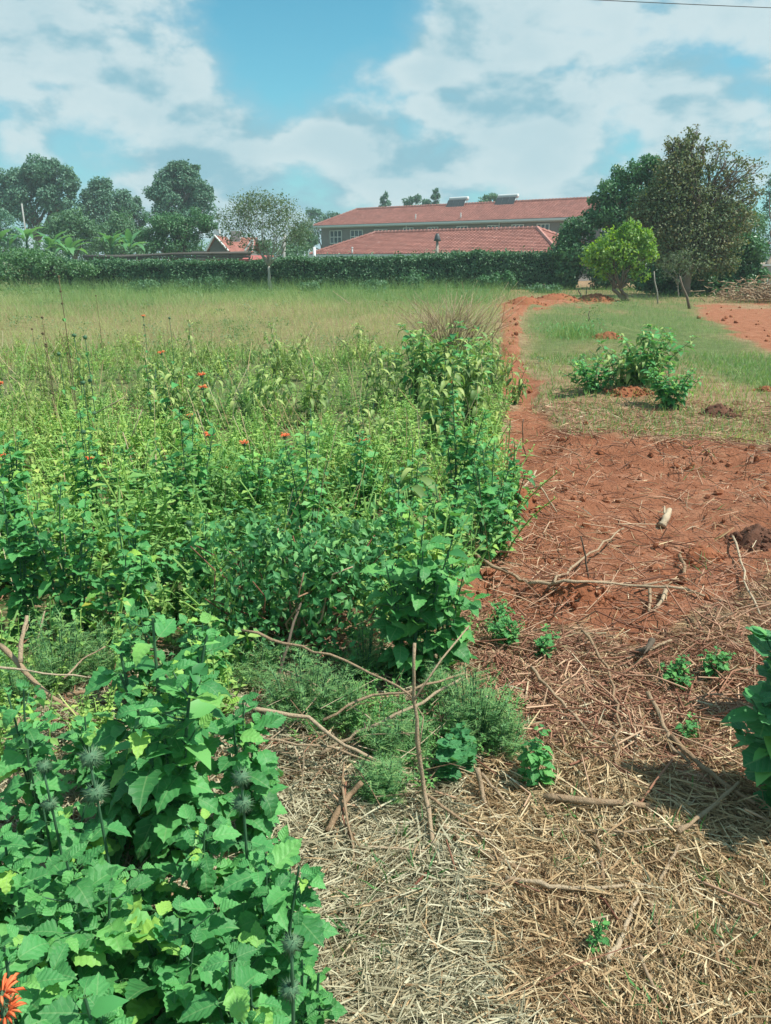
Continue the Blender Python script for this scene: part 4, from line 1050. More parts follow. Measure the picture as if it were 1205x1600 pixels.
rt('brown_tree', 'tall brownish thin-leaved tree with twiggy crown towering at right', 'tree', 1072, 464,
   [(1083, 210, 9, 12, 150), (1050, 228, 10, 12, 170), (1068, 232, 18, 16, 700), (1100, 228, 12, 12, 150), (1125, 232, 16, 14, 130), (1152, 250, 18, 14, 130), (1180, 268, 12, 18, 120), (1062, 262, 28, 22, 2300), (1095, 262, 20, 18, 500), (1125, 268, 20, 16, 240), (1155, 285, 22, 16, 260),
    (1182, 302, 14, 18, 200), (1050, 295, 30, 22, 2200), (1085, 300, 26, 20, 1300), (1018, 312, 22, 14, 1000), (1118, 305, 22, 18, 600), (1148, 318, 22, 18, 600), (1000, 333, 18, 12, 700), (1040, 330, 32, 18, 1900), (1080, 335, 30, 22, 2000), (1120, 345, 26, 20, 1100), (1160, 345, 20, 18, 500),
    (1025, 355, 26, 16, 1100), (1065, 365, 34, 20, 2000), (1105, 378, 30, 20, 1400), (1140, 375, 22, 18, 700), (1050, 395, 34, 18, 1500), (1090, 408, 34, 18, 1300), (1130, 408, 24, 16, 700), (990, 352, 14, 8, 240)],
   'brown_tree', .12, trunk_r=.20, twigs=9, clump=12, spread=.50, fork=.35, n_tr=1, tpl=T_QUAD)
rt('lime_tree', 'small round yellow-green tree in front of the dark trees', 'tree', 984, 470,
   [(985, 362, 18, 12, 420), (955, 375, 22, 14, 560), (1005, 372, 18, 14, 480), (932, 395, 20, 14, 480), (970, 392, 28, 16, 760), (1012, 395, 16, 14, 420), (930, 410, 16, 12, 300), (960, 412, 22, 14, 420), (990, 412, 20, 12, 380), (1003, 428, 12, 12, 240), (945, 428, 14, 8, 120), (985, 352, 10, 6, 160)],
   'lime_tree', .13, trunk_r=.09, twigs=3, clump=10, spread=.4, fork=.16, n_tr=2)
rt('dry_shrub', 'greyish half dead shrub with pale dangling leaves below the brown tree', 'shrub', 1060, 466,
   [(1050, 410, 18, 14, 260), (1068, 400, 14, 14, 220), (1080, 418, 10, 14, 130), (1040, 422, 12, 12, 130), (1062, 430, 12, 10, 80)], 'pale_tree', .13, bark='pale_bark', trunk_r=.03, twigs=5, fork=.3, clump=6, tpl=T_NARROW)
def slim(px0, py0, px1, py1, r, label, name='stake', mat='pale_bark', cat='stake', dz=0):
    b = at_z(px0, py0); t = at_y(px1, py1, b[1]); o = thing(name, label, cat, b)
    g = Geo(); m = (t - b); g.tube([(0, 0, -.05), m * .35 + np.array([.03, 0, 0]), m * .7 + np.array([-.02, 0, 0]), m], r, r * .7, 6); g.build('shaft', MT[mat], o); return o
slim(1028, 474, 1022, 424, .03, 'thin upright stake right of the lime green tree')
slim(1078, 482, 1062, 432, .05, 'leaning dark sapling stem at the foot of the brown tree', 'sapling_stem', 'bark', 'sapling')
slim(908, 464, 904, 452, .03, 'short stake standing on the soil ridge', mat='bark'); slim(914, 464, 918, 448, .025, 'short leaning stake beside the upright one on the soil ridge', mat='bark')
slim(918, 503, 922, 486, .015, 'single dry twig upright in the grass behind the leafy bush', 'dry_twig', 'bark', 'twig')

# heap of pale brush at the right edge
b = at_z(1180, 474); root = thing('brush_heap', 'heap of pale dead branches and debris at the right edge below the wall', 'brush heap', b)
g = Geo()
for i in range(900):
    p = np.array([R.normal() * 1.0 + 1.0, R.normal() * .7 + 1.0, abs(R.normal()) * .30 + .12]); d = rand_unit(1)[0] * R.uniform(.08, .3); d[2] *= .35
    g.tube([p - d, p, p + d], .022, .012, 3, R.random())
o = g.build('dead_branches', MT['stick'], root); o['kind'] = 'stuff'

# ------------------------------------------------------------ field grass (stuff)
def scatter(n, y0, y1, f, x_extra=1.15, bias=1.0):
    """points over the visible wedge; density falls with distance"""
    u = R.random(n); y = y0 * (y1 / y0) ** (u ** bias); x = (R.random(n) * 2 - 1) * (602.5 / F * 1.12 * y + .4 + .5 * np.exp(-y / 3)) * x_extra + .12 * np.exp(-y / 4)
    k = f(x, y); m = R.random(n) < k; return x[m], y[m]
def grass_keep(x, y):
    px, py = to_px(x, y, 0); s = soil_mask(x, y)
    left = sstep(820 - px, -10, 30); g = sstep(poly_sd(px, py, GREEN_R), -8, 12)
    un = sstep(poly_sd(px, py, UNDER), 0, 20)
    pat = .35 + .9 * fbm(x * .6, y * .6, 3, 31)
    k = np.maximum(left * sstep(y, 9, 12) * (1 - .93 * un), g * .95)
    k = np.maximum(k, (px > 820) * sstep(py + (fbm(x * 1.7, y * 1.7, 3, 98) - .5) * 130, 735, 675) * (1 - s) * .6 * pat)
    k = np.maximum(k, (py < 476) * .9)
    return k * (1 - .93 * s + .30 * s * (y > 9) * (fbm(x * 2.5, y * 1.2, 3, 99) > .52)) * (y < HY + .5)
x, y = scatter(150000, 6.5, HY + .5, grass_keep)
n = len(x); z = height(x, y); px_, py_ = to_px(x, y, 0)
gr = sstep(poly_sd(px_, py_, GREEN_R), -8, 12)
hgt = (.10 + .006 * y) * R.uniform(.5, 1.4, n) * np.where(px_ < 800, 1.25, .62)
far = sstep(py_ + (fbm(x * .2, y * .12, 3, 91) - .5) * 50, 495, 462) 
hgt = hgt * (1 + .6 * far)
D = np.stack([R.normal(0, .45, n), R.normal(0, .45, n), np.ones(n)], 1)
Mx = frames(D, rand_unit(n), np.stack([hgt, hgt * 0 + .010 * y * .28 + .10 * (y < 14) , hgt], 1))
Mx[:, :, 1] *= 3.0
tt = np.clip(R.random(n) * .6 + .30 - .25 * sstep(px_, 800, 830) * (fbm(x * .9, y * .9, 3, 92) > .5) + .30 * (fbm(x * .25, y * .25, 3, 33) - .5) - .55 * far * (px_ < 1205) - .26 * gr + .12 * gr * (fbm(x * 1.1, y * .8, 3, 97) > .52) + .07 * (px_ < 800) * sstep(y, 11, 15) * (1 - far), 0, 1)
g = Geo(); g.add(T_BLADE, Mx, np.stack([x, y, z - .01], 1), tt)
tag(g.build('field_grass', MT['grass'], smooth=False), 'rough tan and green grass covering the open field up to the hedge', 'grass', kind='stuff')

# ------------------------------------------------------------ undergrowth: herbs nobody could count
def herb_tpl(H, stems, spread, ll, gap, tpl, **kw):
    S, P, D, Z = herb(H, stems, spread, ll, gap, **kw); g = Geo()
    g.add(tpl, frames(D, leaf_up(D), Z), P)
    for s in S:
        if len(s) > 3: g.tube(s[::max(1, len(s) // 4)], .004, .003, 3, .2, cap=False)
    V = np.concatenate(g.V); Lp = np.concatenate(g.L); Sz = np.concatenate(g.S); Fc = []; o = 0
    for q in Sz: Fc.append(tuple(Lp[o:o + q])); o += q
    return Tpl(V, Fc)
HT = [herb_tpl(.45, 5, .20, l_, .085, T_LEAF4, side=.3) for l_ in (.045, .06, .075, .06, .09)]
HT_olive = [herb_tpl(.5, 5, .26, .11, .09, T_DROOP, side=.1, droop=.3) for _ in range(3)]
HT_small = [herb_tpl(.35, 6, .26, .044, .06, T_LEAF4, side=.3) for _ in range(4)]
def place_tpls(name, label, mat, tpls, x, y, sc, cat='undergrowth', kind='stuff', zoff=0, tint=None):
    g = Geo(); w = R.integers(0, len(tpls), len(x)); z = height(x, y) + zoff
    for k, t in enumerate(tpls):
        m = w == k; c = int(m.sum())
        if not c: continue
        a = R.random(c) * 6.283; s = sc[m]
        Mx = np.zeros((c, 3, 3)); Mx[:, 0, 0] = np.cos(a); Mx[:, 0, 1] = -np.sin(a); Mx[:, 1, 0] = np.sin(a); Mx[:, 1, 1] = np.cos(a); Mx[:, 2, 2] = 1
        tl = R.normal(0, .12, (c, 2)); Mx[:, 0, 2] = tl[:, 0]; Mx[:, 1, 2] = tl[:, 1]
        g.add(t, Mx * s[:, None, None], np.stack([x[m], y[m], z[m]], 1), R.random(c))
    # leaf to leaf variation
    g.T = [np.clip(np.repeat(R.random(len(t_) // 5 + 1), 5)[:len(t_)] * .6 + t_ * .4, 0, 1) for t_ in g.T]
    return tag(g.build(name, MT[mat], smooth=False), label, cat, kind=kind)
def under_keep(x, y):
    px, py = to_px(x, y, 0); w = (fbm(x * .5, y * .5, 3, 71) - .5) * np.interp(y, [4, 8, 14], [20, 30, 36]); return sstep(poly_sd(px, py, UNDER) + w, -4, 10)
def sel(n, y0, y1, keep, xe=1.15, b=1.0): return scatter(n, y0, y1, keep, xe, b)
# species patches by noise
def patch(x, y, s, f=.7): return fbm(x * f, y * f, 3, s)
x, y = sel(2500, 2.3, 15.0, lambda x, y: under_keep(x, y) * (patch(x, y, 41) > .44), b=.85)
place_tpls('undergrowth', 'thick green herbs covering the left of the field', 'herb', HT, x, y, R.uniform(.7, 1.35, len(x)) * np.interp(y, [2, 4, 6, 9, 13], [.8, 1.0, .75, .5, .42]))
x, y = sel(1600, 2.3, 15.5, lambda x, y: under_keep(x, y) * (patch(x, y, 41) <= .53), b=.72)
place_tpls('low_herbs', 'small leaved yellow green herbs low between the taller plants', 'herb', HT_small, x, y, R.uniform(.8, 1.5, len(x)) * np.interp(y, [2, 4, 6, 9, 13], [.8, 1.1, .95, .8, .75]))

x, y = sel(950, 5, 17, lambda x, y: under_keep(x, y + 0) * (patch(x, y, 43, .5) > .47) * (np.hypot(0, 0) + 1), b=.7)
place_tpls('olive_herbs', 'olive green drooping herbs mixed through the farther weeds', 'olive_herb', HT_olive, x, y, R.uniform(.6, 1.1, len(x)) * .95)
# sparse low green between the crossed sticks
LOWP = [(370, 990), (480, 960), (620, 1010), (800, 1000), (810, 1110), (740, 1230), (600, 1240), (520, 1190), (410, 1110)]
x, y = sel(2000, 1.7, 3.6, lambda x, y: sstep(poly_sd(*to_px(x, y, 0), LOWP), -20, 30) * (fbm(x * 4, y * 4, 3, 77) > .47), b=1)
place_tpls('low_weeds', 'low green weeds growing up between the fallen sticks', 'feather', HT_small, x, y, R.uniform(.25, .55, len(x)))

# weeds closing the gap behind the large foreground plant
GAPP = [(-500, 1060), (380, 1050), (400, 1130), (330, 1190), (60, 1230), (-500, 1300)]
x, y = sel(1700, 1.5, 3.2, lambda x, y: sstep(poly_sd(*to_px(x, y, 0), GAPP), -20, 30) * (fbm(x * 4, y * 4, 3, 78) > .40), xe=1.3, b=1)
place_tpls('ground_weeds', 'low mixed weeds between the foreground plants and the field', 'herb', HT[:3] + HT_small[:2], x, y, R.uniform(.35, .75, len(x)))
# dead stems standing and leaning through the weeds
x, y = sel(1100, 3.0, 15, lambda x, y: under_keep(x, y) * .8, b=.7); n = len(x); hh = R.uniform(.3, .8, n) * np.interp(y, [3, 6, 14], [1, .9, .8])
D = np.stack([R.normal(0, .35, n), R.normal(0, .35, n), np.ones(n)], 1); g = Geo()
g.add(straw_tpl(3, .04, .0, .008), frames(D, rand_unit(n), np.stack([hh, .10 + y * .03, .10 + y * .03], 1)), np.stack([x, y, height(x, y) + hh * .5], 1), R.random(n) * .6 + .35)
tag(g.build('dead_stems', MT['straw'], smooth=False), 'thin dead tan stems standing among the green weeds', 'dead stems', kind='stuff')

# scattered weeds breaking up the open field
T_TUFT = []
for q in range(4):
    k = 38; D = rand_unit(k); D[:, 2] = np.abs(D[:, 2]) * .6; g = Geo(); pp = R.normal(size=(k, 3)) * np.array([.16, .16, .07]) + np.array([0, 0, .12]); pp[:, 2] = np.abs(pp[:, 2])
    g.add(T_QUAD, frames(D, leaf_up(D), R.uniform(.05, .11, k)), pp); V = np.concatenate(g.V); Lp = np.concatenate(g.L).reshape(-1, 3); T_TUFT.append(Tpl(V, [tuple(f) for f in Lp]))
def fw(x, y):
    px, py = to_px(x, y, 0); return (1 - soil_mask(x, y)) * np.clip((px < 790) * (.14 + .9 * (fbm(x * .3, y * .2, 3, 95) > .60) + .5 * (py < 466)) + (px > 800) * (fbm(x * .5, y * .5, 3, 96) > .62) * .4, 0, 1)
x, y = sel(1500, 11, HY, fw, b=.8)
place_tpls('field_weeds', 'low leafy weeds scattered through the field grass', 'field_weed', T_TUFT, x, y, R.uniform(.4, 1.0, len(x)) * np.interp(y, [11, 30, 40], [.6, 1.0, 1.5]))

b = at_y(220, 430, 88)
tree('distant_hedgerow', 'low dark mass of bushes behind the open shed and the bananas', 'hedgerow', (b[0], 88, -1), [plobe(x_, 390 + (x_ % 3) * 2, 88, 34, 18, 900) for x_ in range(-60, 490, 38)], 'mid_tree', .24, trunk_r=.08, twigs=0, clump=20, fork=.3)

# ------------------------------------------------------------ olive drooping-leaf bushes
def bush(name, label, cat, px, pyb, pyt, wpx, kind, mat, ll, stems, gap=.06, group=None, ymax=None, **kw):
    b = gp(px, pyb); t = at_y(px, pyt, b[1]); H = max(.12, t[2] - b[2]); w = wpx * px_m(b[1]) * .5
    kw.setdefault('side', .35)
    return hero_plant(name, label, cat, b, H, stems, w, ll, gap, kind, mat, group=group, **kw)
bush('drooping_bush', 'large olive green bush with drooping leaves below the dead twigs beside the dirt track', 'bush', 700, 625, 500, 225, 'droop', 'droop_leaf', .17, 15, .09, droop=.3, top_small=.7, cap=300)
bush('drooping_bush', 'drooping olive bush on the left edge of the dirt track, right of the largest one', 'bush', 770, 612, 520, 90, 'droop', 'droop_leaf', .16, 6, .09, droop=.4, top_small=.7)
bush('drooping_bush', 'small drooping bush leaning onto the red track', 'bush', 800, 622, 572, 60, 'droop', 'droop_leaf', .14, 4, .08, droop=.5, top_small=.7)
bush('drooping_bush', 'olive drooping bush left of the middle of the weeds, under an orange flower', 'bush', 245, 700, 560, 180, 'droop', 'droop_leaf', .13, 9, .08, droop=.4, top_small=.7)
bush('drooping_bush', 'olive drooping bush between the two flower stalks, in the left field', 'bush', 300, 690, 580, 135, 'droop', 'droop_leaf', .13, 7, .08, droop=.4, top_small=.7)
bush('drooping_bush', 'yellowish drooping bush in the centre of the weeds', 'bush', 400, 670, 552, 165, 'droop', 'droop_leaf', .14, 9, .08, droop=.35, top_small=.7)
bush('drooping_bush', 'yellowish drooping bush just right of centre, among lower weeds', 'bush', 480, 660, 560, 135, 'droop', 'droop_leaf', .14, 7, .08, droop=.35, top_small=.7)
bush('drooping_bush', 'small upright yellowish bush at the far middle edge of the weeds', 'bush', 440, 590, 505, 135, 'droop', 'droop_leaf', .13, 7, .09, droop=.4, top_small=.7)
bush('drooping_bush', 'drooping bush low in the middle of the green herbs', 'bush', 575, 735, 628, 135, 'droop', 'droop_leaf', .13, 7, .07, droop=.4, top_small=.7)
bush('drooping_bush', 'olive drooping bush left of the broad bush by the track', 'bush', 600, 640, 540, 120, 'droop', 'droop_leaf', .14, 7, .08, droop=.35, top_small=.7)
bush('pointed_leaf_plant', 'single pale plant with large pointed leaves in the middle of the weeds', 'plant', 650, 870, 722, 50, 'droop', 'droop_leaf', .17, 3, .06, droop=.2, top_small=.8)
bush('pointed_leaf_plant', 'tall slender plant with hanging pointed leaves in the left field', 'plant', 302, 590, 500, 24, 'droop', 'droop_leaf', .13, 2, .12, droop=.6)
bush('drooping_bush', 'drooping bush at the left side of the largest olive bush', 'bush', 650, 628, 505, 110, 'droop', 'droop_leaf', .17, 9, .09, droop=.4, top_small=.7)
bush('drooping_bush', 'drooping bush in front of the largest olive bush, lower than it', 'bush', 690, 700, 560, 120, 'droop', 'droop_leaf', .16, 9, .08, droop=.4, top_small=.7)
bush('drooping_bush', 'drooping bush between the largest olive bush and the track, above an orange flower', 'bush', 745, 680, 535, 100, 'droop', 'droop_leaf', .16, 9, .08, droop=.4, top_small=.7)
bush('drooping_bush', 'far drooping bush in the tan grass left of the dead twigs', 'bush', 560, 560, 505, 90, 'droop', 'droop_leaf', .16, 7, .1, droop=.4, top_small=.7)
# bush on the cleared ground
bush('cleared_ground_bush', 'tall leafy drooping bush standing alone on the cleared ground', 'bush', 1005, 612, 506, 175, 'droop', 'droop_leaf', .16, 18, .07, droop=.35, top_small=.75)
bush('cleared_ground_bush', 'low dense dark green clump at the left of the lone drooping bush', 'bush', 925, 618, 556, 125, 'lion', 'lion_leaf', .10, 16, .055, cap=290)
bush('cleared_ground_bush', 'dark green leafy clump at the right foot of the lone drooping bush', 'bush', 1045, 640, 565, 110, 'lion', 'lion_leaf', .10, 15, .055, cap=290)
bush('cleared_ground_bush', 'middle drooping clump between the low clump and the tall one', 'bush', 968, 614, 540, 120, 'droop', 'droop_leaf', .15, 10, .08, droop=.4, top_small=.7)

# reedy grey-green clump further up the cleared ground
b = gp(895, 528); root = thing('reedy_clump', 'reedy grey green clump of thin stems in the grass beyond the lone bush', 'weeds', b)
g = Geo(); k = 900; xx = R.normal(0, .42, k); yy = R.normal(0, .4, k); hh = R.uniform(.15, .5, k) * np.exp(-(xx / .7) ** 2); D = np.stack([R.normal(0, .3, k), R.normal(0, .3, k), np.ones(k)], 1)
Mx = frames(D, rand_unit(k), np.stack([hh, hh * .8, hh], 1)); g.add(T_BLADE, Mx, np.stack([xx, yy, np.zeros(k)], 1), R.random(k) * .9)
o = g.build('stems', MT['grass'], root, False); o['kind'] = 'stuff'
g = Geo(); k = 300
D = rand_unit(k); g.add(T_NARROW, frames(D, leaf_up(D), R.uniform(.06, .12, k)), np.stack([R.normal(0, .45, k), R.normal(0, .45, k), R.uniform(.02, .3, k)], 1)); o = g.build('leaves', MT['teal_herb'], root, False); o['kind'] = 'stuff'

# dead grey twigs fanning up beside the track
b = gp(705, 560); root = thing('dead_twig_shrub', 'dead shrub of pale bare twigs fanning up behind the largest drooping bush', 'dead shrub', b)
g = Geo()
for i in range(130):
    a = R.random() * 6.28; sp = R.uniform(.1, 1.15); H = R.uniform(.5, 1.1); a0 = np.array([R.normal() * .18, R.normal() * .12, 0])
    e = a0 + np.array([math.cos(a) * sp, math.sin(a) * sp * .6, H]); m = (a0 + e) / 2 + np.array([0, 0, .12]) + rand_unit(1)[0] * .05
    g.tube([a0, m, e], .0065, .0025, 3, R.random())
    if R.random() < .7:
        q = e + rand_unit(1)[0] * .3; g.tube([m, (m + q) / 2 + np.array([0, 0, .05]), q], .004, .002, 3, R.random())
o = g.build('twigs', MT['stick'], root); o['kind'] = 'stuff'

# ------------------------------------------------------------ lion's ear plants in the weeds: (px, base py, top py, width px)
MIDPL = [
 (300, 850, 640, 110, 'tall dark leafy plant below the double orange flower in the left weeds'), (485, 880, 668, 90, 'dark upright leafy plant in the middle of the weeds'),
 (715, 800, 600, 110, 'tall leafy plant with an orange flower near the red track'), (760, 870, 690, 90, 'leafy plant hanging over the edge of the red ground'),
 (620, 930, 750, 100, 'leafy plant left of the pale pointed one, above the broad plant'), (700, 905, 745, 110, 'leafy plant right of the pale pointed one at the weeds edge'),
 (120, 1010, 760, 120, 'tall leafy plant with a spire near the left edge'), (40, 1010, 760, 110, 'leafy plant at the left edge below an orange flower'),
 (215, 1000, 800, 110, 'leafy plant above the wilted yellow leaves'), (30, 900, 665, 100, 'leafy plant higher up at the left edge'),
 (150, 850, 640, 70, 'slender leafy plant under the tall seed head at left'), (400, 840, 700, 90, 'leafy plant left of the dark upright one'),
 (560, 820, 680, 90, 'leafy plant beneath the orange flower right of centre'), (330, 960, 800, 90, 'leafy plant left of the dark hollow'),
 (270, 960, 860, 80, 'silvery leafy plant leaning over the big leaves'), (640, 850, 690, 70, 'leafy plant behind the pale pointed one'),
 (210, 830, 700, 70, 'leafy plant between the two tall plants at left'), (800, 790, 690, 46, 'small leafy plant touching the red soil'),
 (-60, 1050, 780, 120, 'leafy plant mostly cut by the left edge'), (780, 850, 740, 50, 'small plant at the weed edge above the twig pile')]
for px, pb, pt, w, lab in MIDPL:
    d = at_z(px, pb)[1]
    bush('lions_ear_plant', lab, 'plant', px, pb, pt, w, 'lion', 'lion_leaf', .085 if d < 6 else .08, 7 if w > 80 else 5, .075, group=None, side=.45, cap=230, yellow=0)
# the broad leafed plant in the middle
bush('broad_leafed_plant', 'broad heart-leaved green plant standing behind the upright forked stick', 'plant', 640, 1075, 805, 150, 'broad', 'broad_leaf', .09, 8, .07, side=.35, cap=290)
bush('broad_leafed_plant', 'heart-leaved plant close at the right of the larger one', 'plant', 690, 1070, 860, 80, 'broad', 'broad_leaf', .095, 5, .06, side=.3)
# foreground giants
bush('foreground_plant', 'large bright leafy plant left of the fallen sticks, nearest its size', 'plant', 275, 1350, 975, 250, 'lion', 'lion_leaf', 0.112, 10, .085, side=.45, cap=298, stem_r=.007)
bush('foreground_plant', 'leafy plant with bright new tips at the right of the largest plant', 'plant', 390, 1330, 1090, 90, 'lion', 'lion_leaf', 0.093, 5, .07, side=.4)
bush('foreground_plant', 'leafy plant at the left edge beside the grey forked branch', 'plant', 70, 1330, 1075, 150, 'lion', 'lion_leaf', 0.082, 7, .075, side=.4)
bush('foreground_plant', 'low plant with a yellowish centre in the bottom left', 'plant', 165, 1620, 1340, 160, 'lion', 'broad_leaf', 0.093, 8, .06, side=.4, up=.7)
bush('foreground_plant', 'plant at the bottom of the picture beside the dry grass', 'plant', 290, 1640, 1430, 150, 'lion', 'lion_leaf', 0.097, 7, .06, side=.35, up=.7)
bush('foreground_plant', 'leafy plant whose leaves reach furthest right over the straw', 'plant', 440, 1590, 1340, 110, 'lion', 'lion_leaf', 0.087, 6, .065, side=.4)
bush('foreground_plant', 'leafy plant cut by the left edge above the orange flower', 'plant', 30, 1600, 1290, 140, 'lion', 'lion_leaf', 0.082, 8, .065, side=.45)
bush('foreground_plant', 'leafy plant in the bottom left corner behind the orange flower', 'plant', 60, 1800, 1480, 200, 'lion', 'lion_leaf', 0.087, 8, .06, side=.4)
bush('foreground_plant', 'small bright green plant at the bottom beside the straw', 'plant', 480, 1690, 1500, 80, 'broad', 'broad_leaf', .05, 5, .05, side=.5)
bush('foreground_plant', 'plant with curled leaves between the two spiky stems', 'plant', 330, 1500, 1290, 100, 'lion', 'lion_leaf', 0.082, 5, .06, side=.4)
bush('foreground_plant', 'leafy plant in the bottom centre left under the big leaves', 'plant', 380, 1760, 1500, 150, 'lion', 'lion_leaf', 0.093, 6, .06, side=.35)
bush('foreground_plant', 'leafy plant low at the left between the edge and the spiky head', 'plant', 110, 1460, 1260, 150, 'lion', 'lion_leaf', 0.078, 7, .06, side=.45)
# shaded round-leaved plant at the right edge
bush('round_leaved_plant', 'dark round-leaved plant reaching in from the right edge', 'plant', 1225, 1275, 960, 260, 'round', 'round_leaf', .115, 10, .07, side=.4, cap=280, stem_r=.006)
bush('round_leaved_plant', 'second round-leaved plant behind the first at the right edge', 'plant', 1225, 1120, 930, 120, 'round', 'round_leaf', .08, 7, .07, side=.4)
# seedlings
for px, pb, pt, w, k, ll, st, lab in (
  (838, 1235, 1140, 40, 'broad', .05, 4, 'small bright seedling standing in the straw right of the feathery weeds'), (720, 1205, 1135, 60, 'round', .055, 7, 'low round-leaved seedling at the foot of the upright stick'),
  (700, 1230, 1150, 40, 'round', .05, 4, 'small round-leaved seedling touching the upright stick'), (790, 1020, 965, 70, 'broad', .035, 9, 'low dark weed patch where the watermark-free soil meets the straw'),
  (850, 1030, 980, 50, 'broad', .035, 6, 'low weed patch right of its darker neighbour in the straw'), (1060, 1070, 1030, 70, 'broad', .035, 9, 'low weed patch under the dark twigs near the right plant'),
  (1110, 1060, 1010, 60, 'broad', .04, 6, 'weed patch beside the dark round-leaved plant'), (780, 990, 935, 40, 'broad', .035, 5, 'tiny weed clump above the low dark patch'),
  (1075, 1160, 1140, 34, 'broad', .03, 4, 'tiny bright weed in the straw near the right shade'), (800, 1340, 1328, 16, 'broad', .035, 2, 'single pale leaflet pair at the base of the upright stick'),
  (1130, 640, 622, 16, 'broad', .05, 2, 'tiny weed at the dark lump on the cleared ground'), (930, 1500, 1485, 40, 'broad', .02, 4, 'tiny weed in the straw at bottom')):
    lab = lab.replace('watermark-free ', 'red ')
    if 'tiny weed at the dark' in lab or 'single pale' in lab: continue
    bush('seedling', lab, 'seedling', px, pb, pt, w, k, 'broad_leaf' if k == 'broad' else 'round_leaf', ll, st, .035, side=.4, stem_r=.002)

# small-leaved dark shrub by the hollow
b = gp(465, 1020); HS = at_y(465, 815, b[1])[2] - b[2]
root = thing('small_leaved_shrub', 'glossy small-leaved shrub around the dark hollow in the weeds', 'shrub', b)
s = px_m(b[1] * 1.1)
g = Geo(); lob = [(0, 0, HS * .72, .26, .2, .16, 900), (-.22, -.05, HS * .4, .16, .16, .16, 520), (.22, -.02, HS * .45, .2, .18, .2, 700), (0, .18, HS * .5, .3, .2, .24, 500), (-.05, -.12, HS * .15, .3, .14, .10, 480), (.3, .1, HS * .8, .16, .14, .1, 300), (-.2, .1, HS * .85, .16, .14, .1, 260)]
P, Mx = crown_leaves(lob, T_LEAF4, .042, 0, .6, 7); g.add(T_LEAF4, Mx, P); o = g.build('foliage', MT['shrub_leaf'], root, False); o['kind'] = 'stuff'
g = Geo()
for i in range(40):
    l = lob[i % len(lob)]; q = np.array(l[:3]) + R.normal(size=3) * np.array(l[3:6]) * .7; limb(g, (R.normal() * .05, R.normal() * .05, 0), q, .006, .0025, 4, .08)
g.build('branches', MT['red_twig'], root)

# feathery weeds
def feathery(px, pb, pt, wpx, n, label, tone='feather'):
    b = gp(px, pb); H = at_y(px, pt, b[1])[2] - b[2]; w = wpx * px_m(b[1]) * .68
    root = thing('feathery_weed', label, 'weed', b); g = Geo(); gs = Geo()
    PB = []; DB = []; ZB = []
    for s_ in range(int(n * 1.8)):
        a = R.random() * 6.28; rr = w * math.sqrt(R.random()); hh = H * R.uniform(.3, 1.05) * (1 - .3 * rr / w)
        a0 = np.array([math.cos(a) * rr * .4, math.sin(a) * rr * .4, 0]); e = np.array([math.cos(a) * rr, math.sin(a) * rr, hh])
        m = (a0 + e) / 2 + np.array([0, 0, .02]); pts = np.array([(1 - t) ** 2 * a0 + 2 * t * (1 - t) * m + t * t * e for t in np.linspace(0, 1, 5)])
        gs.tube(pts, .0025, .0015, 3, R.random(), cap=False)
        for j in range(11):
            t = .2 + .8 * j / 10; c = (1 - t) ** 2 * a0 + 2 * t * (1 - t) * m + t * t * e; aa = R.random() * 6.28; L_ = R.uniform(.03, .06)
            d = np.array([math.cos(aa), math.sin(aa), R.uniform(0, .8)]); d /= np.linalg.norm(d); sd = np.cross(d, [0, 0, 1.0]); sd /= np.linalg.norm(sd)
            for q in range(4):
                pp = c + d * L_ * (q + .5) / 4
                for sg in (-1, 1): PB.append(pp); DB.append(d * .6 + sd * sg * .8 + np.array([0, 0, .15])); ZB.append(L_ * .42 * (1.1 - q * .15))
            PB.append(c); DB.append(d); ZB.append(L_)
    PB = np.array(PB); g.add(T_PINNA, frames(np.array(DB), leaf_up(np.array(DB)), np.array(ZB)) * np.array([1, 1.6, 1]), PB)
    gs.build('stem', MT['green_stem'], root); o = g.build('foliage', MT[tone], root, False); o['kind'] = 'stuff'
for a in ((95, 1085, 950, 90, 34, 'fine feathery green weed by the left edge above the grey branch'), (175, 1060, 965, 90, 26, 'brownish feathery weed under the wilted yellow leaves'),
          (480, 1130, 1010, 130, 50, 'yellow flowering feathery weed left of the crossed sticks'), (570, 1070, 975, 60, 24, 'upright feathery weed below the broad-leaved plant'),
          (740, 1170, 1040, 90, 44, 'feathery weed right of the upright forked stick'), (620, 1200, 1100, 90, 34, 'dark feathery weed under the crossing sticks'),
          (600, 1260, 1180, 70, 28, 'low feathery weed at the foot of the crossed sticks'), (690, 1120, 1020, 60, 24, 'feathery weed behind the upright stick'), (790, 1190, 1100, 50, 16, 'thin feathery weed at the edge of the straw'),
          (250, 850, 760, 50, 16, 'feathery weed with yellow buds among the left weeds'), (545, 1150, 1060, 60, 22, 'feathery weed between the two long fallen sticks')):
    feathery(*a)

# ------------------------------------------------------------ flowering and seeding stalks
def stalk(px, pyt, d, heads, flower, label, r=.024, dry=False, leaf_n=5, lean=0, leafy=.06, group=None):
    t = at_y(px, pyt, d); z0 = gz(t[0], d); H = t[2] - z0
    hs = [1.0] + [max(.1, 1 - h / H) for h in heads]
    fl = [hs[i] for i in flower] if flower else None
    lion_stalk((t[0] - lean, d, z0), H, hs, r, fl, dry, label, group, (lean, 0), leafy, leaf_n)
stalk(252, 553, 8.2, [], [0], 'single orange flower head on the farther left field, above the olive bush')
stalk(315, 588, 6.9, [.11], [0, 1], 'stalk with two orange whorls one above the other')
stalk(297, 651, 5.9, [], [0], 'small orange flower head just above the red-brown one', r=.016)
stalk(327, 681, 5.4, [], [0], 'reddish orange flower head below the double one', r=.022)
stalk(382, 695, 5.0, [], [0], 'flat orange flower head in the centre left weeds', r=.022)
